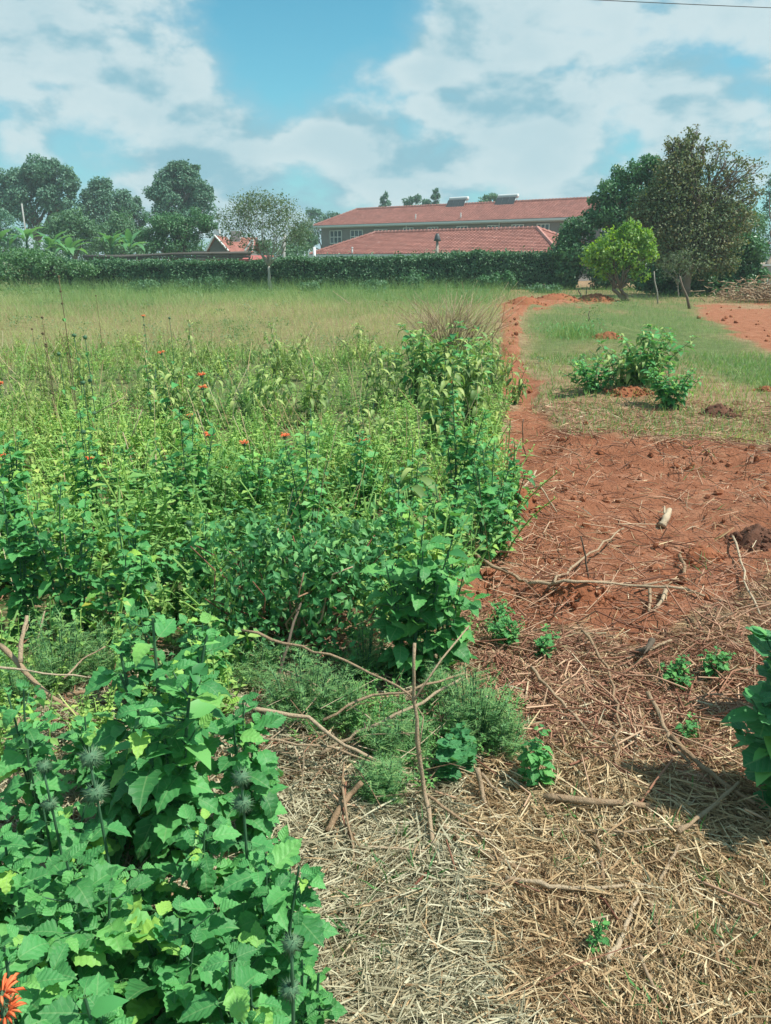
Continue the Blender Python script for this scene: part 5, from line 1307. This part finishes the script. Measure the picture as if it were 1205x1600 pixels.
stalk(445, 683, 5.3, [], [0], 'orange flower head left of the dark upright plant', r=.022)
stalk(568, 692, 5.0, [], [0], 'orange flower head right of the dark upright plant', r=.020)
stalk(709, 600, 6.9, [], [0], 'orange flower head nearest to the dirt track', r=.027)
stalk(6, 716, 4.6, [], [0], 'orange flower head cut by the left edge', r=.022)
stalk(141, 720, 4.4, [], [0], 'pair of small orange blossoms on the plant near the left edge', r=.018)
stalk(-1, 602, 7.5, [], [0], 'small far orange flower at the left edge', r=.024)
stalk(351, 733, 4.8, [], [0], 'tiny orange blossom below the flat orange one', r=.012)
stalk(224, 495, 12, [.12], [0], 'faint pinkish flower spire in the far left field', r=.022, leaf_n=5)
stalk(116, 524, 7.2, [], None, 'round green seed head left of its taller twin', r=.030, leaf_n=4)
stalk(133, 527, 6.4, [.35, .62], None, 'tall green seed head stalk with leaf whorls at left', r=.028, leaf_n=8)
stalk(66, 496, 8.0, [], None, 'brown dry seed head highest of the left cluster', r=.022, dry=True, leaf_n=0)
stalk(67, 521, 7.6, [], None, 'brown dry seed head under the highest one', r=.022, dry=True, leaf_n=0)
stalk(72, 538, 7.2, [.02, .45], None, 'brown dry stalk with clustered heads in the left field', r=.018, dry=True, leaf_n=0)
stalk(50, 514, 8.5, [], None, 'tiny dry seed head leftmost in the field', r=.018, dry=True, leaf_n=0)
stalk(105, 552, 7.2, [], None, 'dry brown head between the two green seed heads and the ground', r=.018, dry=True, leaf_n=0)
stalk(92, 432, 6.2, [.11, .2], None, 'tallest dry stalk rising to the hedge line at left', r=.014, dry=True, leaf_n=4, leafy=.05)
stalk(265, 497, 9.5, [], None, 'dry round head on a thin stalk right of the pinkish spire', r=.024, leaf_n=3)
stalk(150, 462, 12, [], None, 'distant thin dry stalk touching the pale grass', r=.018, dry=True, leaf_n=0)
stalk(92, 553, 7.0, [], None, 'small green bud head low in the left cluster', r=.026, leaf_n=2)
stalk(130, 598, 5.6, [], None, 'half open green head low left of the flower bush', r=.026, leaf_n=3)
stalk(130, 675, 4.8, [], None, 'bluish green spiky head in the left weeds', r=.026, leaf_n=3)
stalk(485, 640, 5.4, [.25, .4], None, 'dark green spire on the middle upright plant', r=.012, leaf_n=8)
stalk(612, 745, 4.2, [.12], None, 'spiky silvery head above the broad-leaved plant', r=.022, leaf_n=5)
# near spiky stems
stalk(141, 1185, 1.35, [.085], None, 'spiky green double whorl stem in the left foreground', r=.031, leaf_n=3, leafy=.08)
stalk(377, 1215, 1.35, [.065], None, 'spiky green double whorl stem beside the largest plant', r=.026, leaf_n=3, leafy=.09, lean=.02)
stalk(455, 1475, 1.0, [.10], None, 'spiky green whorls leaning at the bottom by the straw', r=.022, leaf_n=2, leafy=.07, lean=.03)
stalk(68, 1198, 1.45, [.1], None, 'spiky green whorl at the left edge by the grey branch', r=.022, leaf_n=3, leafy=.07)
stalk(296, 818, 3.4, [], None, 'feathery silver green head in the left weeds', r=.026, leaf_n=5)
stalk(3, 1562, .86, [.035], [0, 1], 'bright orange tubular flowers at the bottom left corner', r=.018, leaf_n=3, leafy=.06)

# wilted yellow leaves
root = bush('wilting_plant', 'plant carrying two wilted yellow leaves among the left weeds', 'plant', 180, 1010, 900, 30, 'lion', 'lion_leaf', .09, 2, .09, side=.1, yellow=3)

# pale dry stems in the left weeds
for (a, b_, d, lab) in (((202, 690), (222, 640), 5.6, 'pale dry grass stem leaning right in the left weeds'), ((325, 700), (308, 640), 5.5, 'pale dry stem leaning left behind the first'), ((212, 745), (192, 675), 4.9, 'pale dry stem between the left plants'),
                        ((245, 785), (243, 710), 4.5, 'upright pale dry stem left of centre'), ((160, 640), (195, 620), 6.4, 'short pale dry stem high in the left weeds'), ((98, 965), (104, 905), 3.2, 'cut pale upright stem in front of the left leafy plant'),
                        ((45, 1040), (70, 955), 2.8, 'thin pale stem leaning beside the feathery weed'), ((740, 600), (755, 545), 8.0, 'pale green bare stem in the drooping bush'), ((540, 470), (520, 455), 12, 'thin dry stem far out in the middle field')):
    p0 = at_y(*a, d); p1 = at_y(*b_, d); g = Geo(); o = thing('dry_reed', lab, 'reed', p0); m = (p1 - p0); g.tube([(0, 0, 0) - m * .4, m * .5 + np.array([.004, 0, 0]), m], .0045, .003, 4, .9)
    bld = g.build('stalk', MT['stick'], o)

bush('foreground_plant', 'low leafy plant between the grey branch and the largest plant', 'plant', 150, 1250, 1120, 110, 'lion', 'lion_leaf', 0.073, 6, .06, side=.45)
bush('foreground_plant', 'leafy plant behind the top of the largest plant', 'plant', 330, 1120, 955, 110, 'lion', 'lion_leaf', 0.082, 6, .065, side=.45)
bush('foreground_plant', 'leafy plant behind the largest plant towards the left, over the thin pale twig', 'plant', 230, 1110, 960, 100, 'lion', 'lion_leaf', 0.078, 5, .065, side=.45)
feathery(400, 1080, 1000, 70, 18, 'small feathery weed right behind the largest plant')
feathery(30, 1120, 1020, 80, 20, 'feathery weed behind the grey branch at the left edge')

for px, pb, pt, w, ll, lab in ((235, 1500, 1360, 110, .085, 'leafy plant left of the bare gap in the foreground leaves'), (130, 1690, 1450, 150, .09, 'leafy plant low in the bottom left behind the yellowish centred one'), (380, 1640, 1470, 110, .08, 'leafy plant near the bottom, left of the spiky leaning whorls'),
                               (20, 1480, 1240, 120, .08, 'leafy plant at the left edge under the reddish stick'), (420, 1480, 1330, 90, .075, 'leafy plant under the second spiky stem'), (200, 1900, 1540, 160, .09, 'leafy plant at the very bottom left of centre'),
                               (190, 1340, 1170, 90, .08, 'leafy plant close at the left of the largest plant')):
    bush('foreground_plant', lab, 'plant', px, pb, pt, w, 'lion', 'lion_leaf', ll * .97, 6, .055, side=.5, up=.6)

# ------------------------------------------------------------ sticks (each one its own thing): points (px, py, height above ground), width px
def stick(pts, w, label, tint=.6, mat='stick', branches=(), name='dry_stick', cat='stick'):
    W = []
    for q in pts:
        if len(q) == 3: p = at_z(q[0], q[1], q[2] + .012)
        else: p = at_y(q[0], q[1], q[3])
        if len(q) == 3:
            p = at_z(q[0], q[1], q[2] + .012 + gz(p[0], p[1]))
        W.append(p)
    W = np.array(W); o = thing(name, label, cat, W[0])
    n = len(W); ts = np.linspace(0, n - 1, (n - 1) * 4 + 1); P = np.stack([np.interp(ts, range(n), W[:, i]) for i in range(3)], 1)
    L_ = np.linalg.norm(W[-1] - W[0]); P[1:-1] += R.normal(size=(len(P) - 2, 3)) * L_ * .006
    d = np.linalg.norm(W[0] - np.array([0, 0, EYE])); r = w * .5 * d / F * .78
    g = Geo(); g.tube(P - W[0], r, r * .66, 7, tint, rough=.45)
    for q_ in range(int(1 + L_ * 3)):
        i_ = R.integers(1, len(P) - 1); e_ = rand_unit(1)[0]; e_[2] = abs(e_[2]) * .6; b_ = P[i_] - W[0]; t_ = (P[i_ + 1] - P[i_]); t_ = t_ / np.linalg.norm(t_)
        e_ = (e_ + t_) * r * R.uniform(1.2, 4); g.tube([b_, b_ + e_ * .5, b_ + e_ * 1.0 + rand_unit(1)[0] * r], r * .45, r * .2, 4, tint)
    g.build('shaft', MT[mat], o)
    for b in branches:
        B = np.array([at_z(q[0], q[1], q[2]) if len(q) == 3 else at_y(q[0], q[1], q[3]) for q in b[:-1]]); g = Geo(); rr = b[-1] * .5 * d / F * .8
        g.tube(B - W[0], rr, rr * .6, 5, tint, rough=.2); g.build('fork', MT[mat], o)
    return o
U = 1.92
stick([(678, 1338, 0), (664, 1240, 0, U - .02), (650, 1120, 0, U), (648, 1005, 0, U + .02)], 10, 'upright forked stick standing in the middle foreground', .62, branches=[[(648, 1092, 0, U), (690, 1030, 0, U + .08), (733, 978, 0, U + .2), 5], [(655, 1170, 0, U), (662, 1120, 0, U + .05), (640, 1085, 0, U + .1), 3]])
stick([(378, 985, .30), (470, 1012, .28), (560, 1042, .25), (641, 1086, .24)], 6, 'long thin reddish stick running from the big plant to the upright one', .45)
stick([(374, 1098, .22), (480, 1122, .17), (560, 1178, .12), (648, 1214, .07)], 9, 'long pale bent stick lying below the thin reddish one', .75)
stick([(500, 1180, .05), (560, 1143, .1), (640, 1107, .16), (722, 1060, .2)], 8, 'pale stick crossing behind the upright one, lower of two', .72)
stick([(505, 1125, .1), (580, 1085, .15), (640, 1078, .18), (730, 1050, .2)], 6, 'thin greyish stick crossing behind the upright one, upper of two', .5)
stick([(410, 1155, .12), (520, 1168, .1), (645, 1214, .08)], 5, 'thin twig under the long pale bent stick', .6)
stick([(440, 1045, .12), (520, 1080, .12), (590, 1130, .12), (642, 1150, .1)], 4, 'thin curved pale twig between the long sticks', .85)
stick([(512, 1300, .03), (530, 1265, .06), (548, 1240, .07), (566, 1222, .1)], 14, 'thick brown root piece in the grey grass', .3, branches=[[(522, 1282, .05), (505, 1280, .03), (490, 1300, .02), 7], [(540, 1250, .07), (535, 1220, .1), (538, 1190, .14), 5]])
stick([(535, 1230, .1), (545, 1290, .05), (556, 1352, .02)], 6, 'thin brown twig hanging down from the thick root piece', .45)
stick([(745, 1200, .1), (752, 1230, .05), (760, 1262, .02)], 11, 'short stout stick stub beside the round-leaved seedling', .55)
stick([(752, 1208, .08), (775, 1235, .04), (795, 1258, .02)], 7, 'short broken stick leaning away from the stout stub', .6)
stick([(662, 1240, .06), (720, 1280, .04), (765, 1315, .03), (800, 1358, .03)], 6, 'thin brown stick slanting right from the upright one', .4)
stick([(690, 1290, .03), (735, 1322, .03), (780, 1345, .03), (825, 1362, .03)], 11, 'thicker greyish stick slanting below the thin brown one', .42)
stick([(790, 1372, .03), (860, 1385, .03), (930, 1388, .03), (1010, 1382, .03)], 9, 'long pale stick lying level in the middle of the straw', .8)
stick([(850, 1246, .04), (930, 1252, .045), (1008, 1258, .04)], 15, 'thickest grey log lying level across the straw', .42, branches=[[(1008, 1258, .05), (1035, 1268, .05), (1065, 1285, .03), 9], [(1010, 1262, .05), (1025, 1280, .03), (1045, 1292, .02), 6]])
stick([(825, 1296, .03), (930, 1298, .04), (1010, 1297, .04), (1100, 1290, .03)], 5, 'thin straight stick lying just below the grey log', .55)
stick([(928, 1300, .03), (938, 1330, .03), (943, 1375, .03)], 8, 'short crooked grey stick below the log, with a fork', .38)
stick([(928, 1335, .03), (942, 1378, .02)], 5, 'short pale split stick alongside the crooked grey one', .9)
stick([(950, 1500, .03), (970, 1470, .03), (985, 1430, .03), (997, 1402, .03)], 10, 'pale barkless stick slanting down in the lower straw', .93)
stick([(999, 1492, .03), (1015, 1530, .03), (1040, 1570, .03)], 7, 'brown stick slanting right in the lower straw', .5)
stick([(1012, 1400, .03), (1030, 1460, .03), (1040, 1510, .03)], 7, 'dark greenish stick right of the pale barkless one', .2)
stick([(1030, 1380, .03), (1045, 1350, .03), (1060, 1320, .04)], 7, 'tan stick pointing up right between the two weeds', .65)
stick([(1060, 1300, .04), (1095, 1275, .05), (1130, 1245, .06), (1155, 1222, .07)], 9, 'forked stick pointing into the shade of the right plant', .5)
stick([(1050, 1150, .05), (1090, 1190, .05), (1130, 1225, .05), (1180, 1255, .05)], 10, 'thick dark stick in the shade at right', .25)
stick([(1012, 1082, .05), (1035, 1125, .05), (1050, 1165, .04), (1078, 1192, .03)], 8, 'brown stick slanting down right in the reddish stalks', .5)
stick([(830, 1043, .05), (862, 1080, .05), (895, 1115, .04), (926, 1152, .03)], 7, 'straight tan stick slanting right in the upper straw', .55)
stick([(910, 985, .06), (950, 1045, .06), (968, 1100, .05), (964, 1175, .04), (972, 1235, .03)], 5, 'long bowed reddish stalk running down the straw', .38)
stick([(826, 912, .05), (900, 910, .06), (980, 912, .06), (1070, 920, .05)], 7, 'long pale branch lying level over the red soil', .72, branches=[[(1070, 920, .06), (1110, 935, .04), (1162, 945, .02), 6], [(1000, 916, .06), (1050, 905, .05), (1075, 904, .04), 4]])
stick([(866, 910, .04), (900, 880, .06), (945, 850, .07), (975, 826, .06)], 6, 'bent branch rising right from the level pale branch', .6)
stick([(1015, 918, .02), (1016, 935, .02), (1014, 955, .02)], 7, 'short peg of wood under the level pale branch', .5)
stick([(1042, 918, .03), (1035, 938, .02), (1024, 952, .02)], 8, 'short pale chunk of wood beside the peg', .75)
stick([(1034, 822, .02), (1040, 810, .03), (1046, 797, .03)], 15, 'pale fresh wood chip on the red soil', 1.0, name='wood_chip', cat='wood chip')
stick([(1062, 868, .03), (1070, 885, .03), (1070, 905, .02)], 8, 'stub of root sticking out below the earth mound', .35)
stick([(1145, 838, .03), (1165, 895, .03), (1188, 960, .03)], 4, 'thin pale straw stalk slanting at the right edge', .95)
stick([(1020, 1000, .1), (1010, 1015, .08), (985, 1022, .03)], 13, 'dark broken stump piece half buried in soil', .05, 'bark')
stick([(978, 1030, .03), (1030, 1008, .05), (1050, 1000, .05)], 6, 'pale root strand beside the dark stump piece', .65)
stick([(735, 862, .04), (770, 885, .05), (800, 897, .05), (830, 915, .03)], 8, 'brown branch at the edge of the weeds over red soil', .5)
stick([(790, 800, .05), (815, 770, .08), (838, 735, .12)], 5, 'pale bent twig standing at the twig pile', .85)
stick([(795, 790, .05), (820, 765, .1), (845, 760, .08), (870, 800, .03)], 4, 'thin twig arching over the twig pile', .7)
stick([(920, 905, .0), (915, 870, .0, at_z(920, 905)[1]), (908, 838, .0, at_z(920, 905)[1])], 4, 'thin dark twig upright in the red soil', .1, 'bark')
stick([(828, 655, 0), (826, 640, 0, at_z(828, 690)[1])], 3, 'short dark twig by the track', .1, 'bark') if False else None
stick([(32, 1035, .3), (34, 1000, .36), (42, 962, .42)], 9, 'pale broken branch end pointing up at the left edge', .7)
stick([(0, 1008, .32), (45, 1055, .26), (95, 1100, .16), (152, 1140, .08)], 10, 'thick grey branch slanting down right at the left edge', .5)
stick([(-20, 1040, .3), (70, 1052, .28), (160, 1060, .26)], 4, 'thin straight pale twig crossing the grey branch', .95)
stick([(105, 1085, .2), (140, 1080, .18), (160, 1070, .17)], 8, 'dark side branch forking from the grey branch', .25)
stick([(15, 1225, .1), (18, 1150, .16), (35, 1110, .2), (65, 1080, .25)], 7, 'grey branch running down the left edge', .4, branches=[[(18, 1220, .1), (40, 1226, .1), (70, 1232, .08), 4]])
stick([(100, 1060, .22), (130, 1030, .25), (165, 1010, .28)], 4, 'thin arching twig above the grey branch', .6)
stick([(432, 1070, .05), (448, 1010, .18), (470, 942, .3)], 7, 'dark upright twig in front of the small-leaved shrub', .15, 'bark')
stick([(0, 1292, .06), (30, 1290, .06), (58, 1285, .06)], 6, 'short reddish stick at the left edge under the leaves', .4)
stick([(560, 1322, .03), (610, 1325, .03), (665, 1330, .03)], 5, 'thin level pale twig left of the upright stick foot', .85)
stick([(870, 1455, .02), (930, 1410, .02), (960, 1360, .03)], 4, 'thin dark twig leaning in the straw', .3) if False else None
stick([(700, 1400, .02), (760, 1395, .03), (805, 1370, .04)], 7, 'grey forked twig below the slanting sticks', .4, branches=[[(770, 1392, .03), (740, 1415, .02), (700, 1428, .02), 5]])
stick([(822, 720, .0), (817, 690, .0, at_z(822, 720)[1]), (818, 655, 0, at_z(822, 720)[1])], 2.5, 'thin dark sapling twig on the left edge of the red track', .1, 'bark')

# ------------------------------------------------------------ straw, stalks, clods (stuff)
def straw_keep(x, y):
    px, py = to_px(x, y, 0); s = soil_mask(x, y); u = sstep(poly_sd(px, py, UNDER), -5, 15)
    k = np.where(py > 1000, 1.0, .42); k = k * (1 - .74 * s) * (1 - .8 * u)
    return k * (px > -300)
NEAR = 1.15
x, y = scatter(240000, .75, 9.0, straw_keep, 1.1, 1.0)
n = len(x); z = height(x, y); px_, py_ = to_px(x, y, 0)
L_ = (.02 + .15 * R.random(n) ** 1.6) * np.where(py_ > 1000, 1, 1.1) * (1 + .35 * (y > 4)); a = R.random(n) * 6.283 
a = a * .75 + (fbm(x * 1.5, y * 1.5, 2, 51) * 6.0) * .6
el = R.normal(0, .22, n); D = np.stack([np.cos(a) * np.cos(el), np.sin(a) * np.cos(el), np.sin(el)], 1)
wid = R.uniform(.05, .14, n) * (1 + .22 * y) * .72
Mx = frames(D, rand_unit(n), np.stack([L_, wid * .8, wid * .8], 1))
lump = fbm(x * 5, y * 5, 3, 52)
P = np.stack([x, y, z + .004 + np.abs(R.normal(0, .013, n)) + .035 * lump * (py_ > 1000)], 1)
grey = (sstep(760 - px_ + (py_ - 1350) * .25 + (fbm(x * 3, y * 3, 3, 53) - .5) * 260, -60, 60)) * (py_ > 1020)
red = sstep(1180 - py_ + (fbm(x * 2, y * 2, 3, 54) - .5) * 200, -70, 60)
tint = np.clip(R.random(n) ** 1.0 * .75 + .22 + (fbm(x * 7, y * 7, 3, 55) - .5) * .5, 0, 1)
isg = R.random(n) < grey * .9; isr = (~isg) & (R.random(n) < red * .75)
def straws(name, label, mat, m):
    g = Geo(); w = R.integers(0, 22, n)
    for k in range(4): q = m & (w == k); g.add(T_STRAW[k], Mx[q], P[q], tint[q])
    q = m & (w >= 4); M2 = Mx[q].copy(); M2[:, :, 1] *= 1.3; g.add(T_FLAT, M2, P[q], tint[q])
    tag(g.build(name, MT[mat], smooth=False), label, 'straw', kind='stuff')
straws('straw', 'golden dry straw covering the foreground ground', 'straw', (~isg) & (~isr))
straws('grey_dry_grass', 'greyish white dry grass litter left of the straw', 'grey_straw', isg)
straws('red_stalk_litter', 'reddish dry stalks and roots scattered over the red soil', 'red_twig', isr)
# coarse stalks
def coarse_keep(x, y):
    px, py = to_px(x, y, 0); c = .25 + .9 * np.exp(-((py - 1080) / 110.) ** 2) * (px > 700)
    c = np.maximum(c, 1.9 * np.exp(-((px - 825) / 55.) ** 2 - ((py - 820) / 65.) ** 2)); c = c * .55; c = np.maximum(c, .9 * np.exp(-((px - 515) / 45.) ** 2 - ((py - 980) / 45.) ** 2))
    c = np.maximum(c, .7 * np.exp(-((px - 880) / 120.) ** 2 - ((py - 930) / 60.) ** 2)); c = np.maximum(c, .8 * np.exp(-((py - 700 - (px - 900) * .1) / 20.) ** 2) * (px > 850))
    u = sstep(poly_sd(px, py, UNDER), 5, 15) * (1 - np.exp(-((px - 515) / 60.) ** 2 - ((py - 980) / 60.) ** 2)); 
    return c * (1 - u) * (py > 640) * (1 - .88 * sstep(py, 1180, 1290))
x, y = scatter(17000, .8, 8.5, coarse_keep, 1.1)
n = len(x); z = height(x, y); a = R.random(n) * 6.283; el = R.normal(0, .22, n); D = np.stack([np.cos(a) * np.cos(el), np.sin(a) * np.cos(el), np.sin(el)], 1)
L_ = R.uniform(.10, .42, n) * np.where(y < 2.2, .7, 1); wid = R.uniform(.14, .36, n)
g = Geo(); w = R.integers(0, 4, n); Mx = frames(D, rand_unit(n), np.stack([L_, wid, wid], 1)); Mx[:, :, 1] *= 1; P = np.stack([x, y, z + .012 + np.abs(R.normal(0, .022, n))], 1)
for k in range(4): g.add(straw_tpl(4, (0, .06, -.1, .03)[k], (0, .02, .05, .1)[k]), Mx[w == k], P[w == k])
tag(g.build('dry_stalks', MT['red_twig'], smooth=True), 'coarse brown stalks, roots and twigs lying on the soil', 'dry stalks', kind='stuff')
# clods of earth
T_CLOD = []
for q in range(3):
    g = Geo(); V = []; Fc = []
    ico = [(0, 0, 1), (.9, 0, .45), (.28, .85, .45), (-.72, .53, .45), (-.72, -.53, .45), (.28, -.85, .45), (.72, .53, -.45), (-.28, .85, -.45), (-.9, 0, -.45), (-.28, -.85, -.45), (.72, -.53, -.45), (0, 0, -1)]
    V = [np.array(v) * R.uniform(.7, 1.2) * np.array([1, .8, .7]) for v in ico]
    Fc = [(0, 1, 2), (0, 2, 3), (0, 3, 4), (0, 4, 5), (0, 5, 1), (1, 6, 2), (2, 7, 3), (3, 8, 4), (4, 9, 5), (5, 10, 1), (6, 7, 2), (7, 8, 3), (8, 9, 4), (9, 10, 5), (10, 6, 1), (11, 7, 6), (11, 8, 7), (11, 9, 8), (11, 10, 9), (11, 6, 10)]
    T_CLOD.append(Tpl(V, Fc))
def clod_keep(x, y):
    px, py = to_px(x, y, 0); s = soil_mask(x, y); e = np.exp(-((py - 700 - (px - 900) * .1) / 25.) ** 2) * (px > 850)
    mp = sstep(poly_sd(px, py, SOIL_PATH), -5, 5)
    return np.clip(s * (.25 + .9 * (fbm(x * 2, y * 2, 3, 61) > .55)) + e + mp, 0, 1)
x, y = scatter(9000, 2.4, 34, clod_keep, 1.1); n = len(x)
sz = (R.random(n) ** 5 * .032 + .005) * (1 + .05 * y); M_ = frames(rand_unit(n), rand_unit(n), sz); g = Geo(); w = R.integers(0, 3, n); P = np.stack([x, y, height(x, y) + sz * .3], 1)
for k in range(3): g.add(T_CLOD[k], M_[w == k], P[w == k])
tag(g.build('soil_clods', MT['soil'], smooth=False), 'loose red clods of earth on the bare ground', 'soil clods', kind='stuff')

def mound(px, py, wpx, hpx, label, mat='soil', n=26, seed=0, name='soil_mound'):
    b = gp(px, py); rx = wpx * .5 * px_m(b[1]) * 1.05; H = hpx * px_m(b[1]) * 1.1; root = thing(name, label, 'soil mound', b); V = []; Fc = []
    for i in range(n + 1):
        r = i / n
        for j in range(n * 2):
            a = j * math.pi / n; k = 1 + .35 * (float(vnoise(math.cos(a) * 1.5 + seed, math.sin(a) * 1.5, 3)) - .5)
            X = math.cos(a) * r * rx * k; Y = math.sin(a) * r * rx * .8 * k
            V.append((X, Y, H * (1 - r * r) ** 1.3 * (.8 + .4 * float(fbm(X * 9 + seed, Y * 9, 3, 5))) + (float(fbm(X * 22, Y * 22 + seed, 2, 8)) - .5) * .035 * (1 - r ** 4) - .05 * r * r))
    m = n * 2
    for i in range(n):
        for j in range(m): Fc.append((i * m + j, (i + 1) * m + j, (i + 1) * m + (j + 1) % m, i * m + (j + 1) % m))
    g = Geo(); g.raw(V, Fc); g.build('heap', MT[mat], root)
    g = Geo(); k = 90; a = R.random(k) * 6.28; r = np.sqrt(R.random(k)) * 1.1; sz = R.uniform(.006, .028, k) * (rx / .25) ** .5
    P = np.stack([np.cos(a) * r * rx, np.sin(a) * r * rx * .8, np.maximum(0, H * (1 - np.minimum(r, 1) ** 2) ** 1.3 * .95)], 1); g.add(T_CLOD[0], frames(rand_unit(k), rand_unit(k), sz), P); o = g.build('clods', MT[mat], root, False); o['kind'] = 'stuff'
mound(1098, 862, 90, 24, 'smooth red earth mound on the cleared ground beside a root stub', seed=1)
mound(1185, 832, 90, 24, 'dark earth lump at the right edge above the straw', 'brown_soil', seed=2)
mound(1122, 652, 58, 16, 'dark brown lump of earth on the dry grass right of the lone bush', 'brown_soil', seed=3)
mound(985, 622, 70, 6, 'low red earth heap at the foot of the lone bush', seed=4)
mound(950, 530, 50, 8, 'red earth heap in the grass behind the lone bush', seed=5)
mound(812, 782, 70, 30, 'small red earth bank under the twig pile at the weed edge', seed=6)
mound(900, 945, 110, 26, 'broad red crumbly mound below the level pale branch', seed=7)
mound(640, 650, 30, 8, 'x', seed=8) if False else None
mound(820, 478, 60, 10, 'red earth at the far bend of the dirt track', seed=9); mound(870, 472, 70, 8, 'long red earth ridge along the end of the track', seed=10); mound(930, 470, 60, 8, 'right end of the red earth ridge near the lime tree', seed=11)
mound(1196, 612, 34, 6, 'red brown earth spot at the right edge of the dry grass', seed=12)
# low green grass sprouting through the straw
def sprout_keep(x, y):
    px, py = to_px(x, y, 0); k = 0
    for (cx, cy, r) in ((900, 1330, 60), (1050, 1320, 50), (1120, 1350, 40), (1090, 1480, 70), (990, 1330, 40), (1190, 1560, 60), (650, 1370, 70), (560, 1490, 60), (1070, 1140, 40), (700, 1330, 60), (560, 1400, 50), (860, 1260, 40), (1000, 1590, 50), (1180, 1430, 50), (990, 560, 60), (1090, 700, 50), (930, 640, 60), (1100, 870, 40)):
        k = k + np.exp(-((px - cx) ** 2 + (py - cy) ** 2) / (r * r * .6))
    return np.clip(k, 0, 1) * .9
x, y = scatter(16000, .9, 9, sprout_keep, 1.1); n = len(x); hgt = R.uniform(.03, .09, n); D = np.stack([R.normal(0, .8, n), R.normal(0, .8, n), np.ones(n)], 1)
Mx = frames(D, rand_unit(n), np.stack([hgt, R.uniform(.15, .3, n), hgt], 1)); g = Geo(); g.add(T_BLADE, Mx, np.stack([x, y, height(x, y) + .02], 1), R.random(n) * .3)
tag(g.build('sprouting_grass', MT['feather'], smooth=False), 'short green grass sprouting through the straw', 'grass', kind='stuff')
bpy.context.view_layer.update()

# fine grey twigs tangled over the fallen sticks
TG = [(380, 1010), (480, 980), (700, 1020), (780, 1050), (760, 1180), (680, 1260), (500, 1300), (420, 1200), (380, 1100)]
x, y = scatter(2600, 1.6, 3.4, lambda x, y: sstep(poly_sd(*to_px(x, y, 0), TG), -20, 20), 1.1); n = len(x); el = R.normal(.1, .35, n); a = R.random(n) * 6.283
L_ = R.uniform(.08, .34, n); w_ = R.uniform(.09, .24, n); g = Geo(); k = R.integers(0, 4, n); Mx = frames(np.stack([np.cos(a) * np.cos(el), np.sin(a) * np.cos(el), np.sin(el)], 1), rand_unit(n), np.stack([L_, w_, w_], 1))
Pp = np.stack([x, y, height(x, y) + .01 + np.abs(R.normal(0, .06, n))], 1)
for q in range(4): g.add(T_STRAW[q], Mx[k == q], Pp[k == q])
tag(g.build('fine_twigs', MT['stick'], smooth=False), 'fine dry twigs tangled around the fallen sticks', 'twigs', kind='stuff')
# thin even air
g = Geo(); hx = max(abs(xs[0]), abs(xs[-1])) + 5; hy0, hy1 = ys[0] - 5, ys[-1] + 5; g.box((0, (hy0 + hy1) / 2, 9.5), (2 * hx, hy1 - hy0, 22.0))
def haze_mat():
    m, N, L = new_mat('haze'); out = N.new('ShaderNodeOutputMaterial'); v = N.new('ShaderNodeVolumePrincipled')
    v.inputs['Color'].default_value = (0.80, 0.93, 0.97, 1); v.inputs['Density'].default_value = 0.0009; v.inputs['Anisotropy'].default_value = 0.0
    L.new(v.outputs[0], out.inputs['Volume']); return m
HAZE = g.build('haze', haze_mat(), smooth=False); tag(HAZE, kind='stuff')
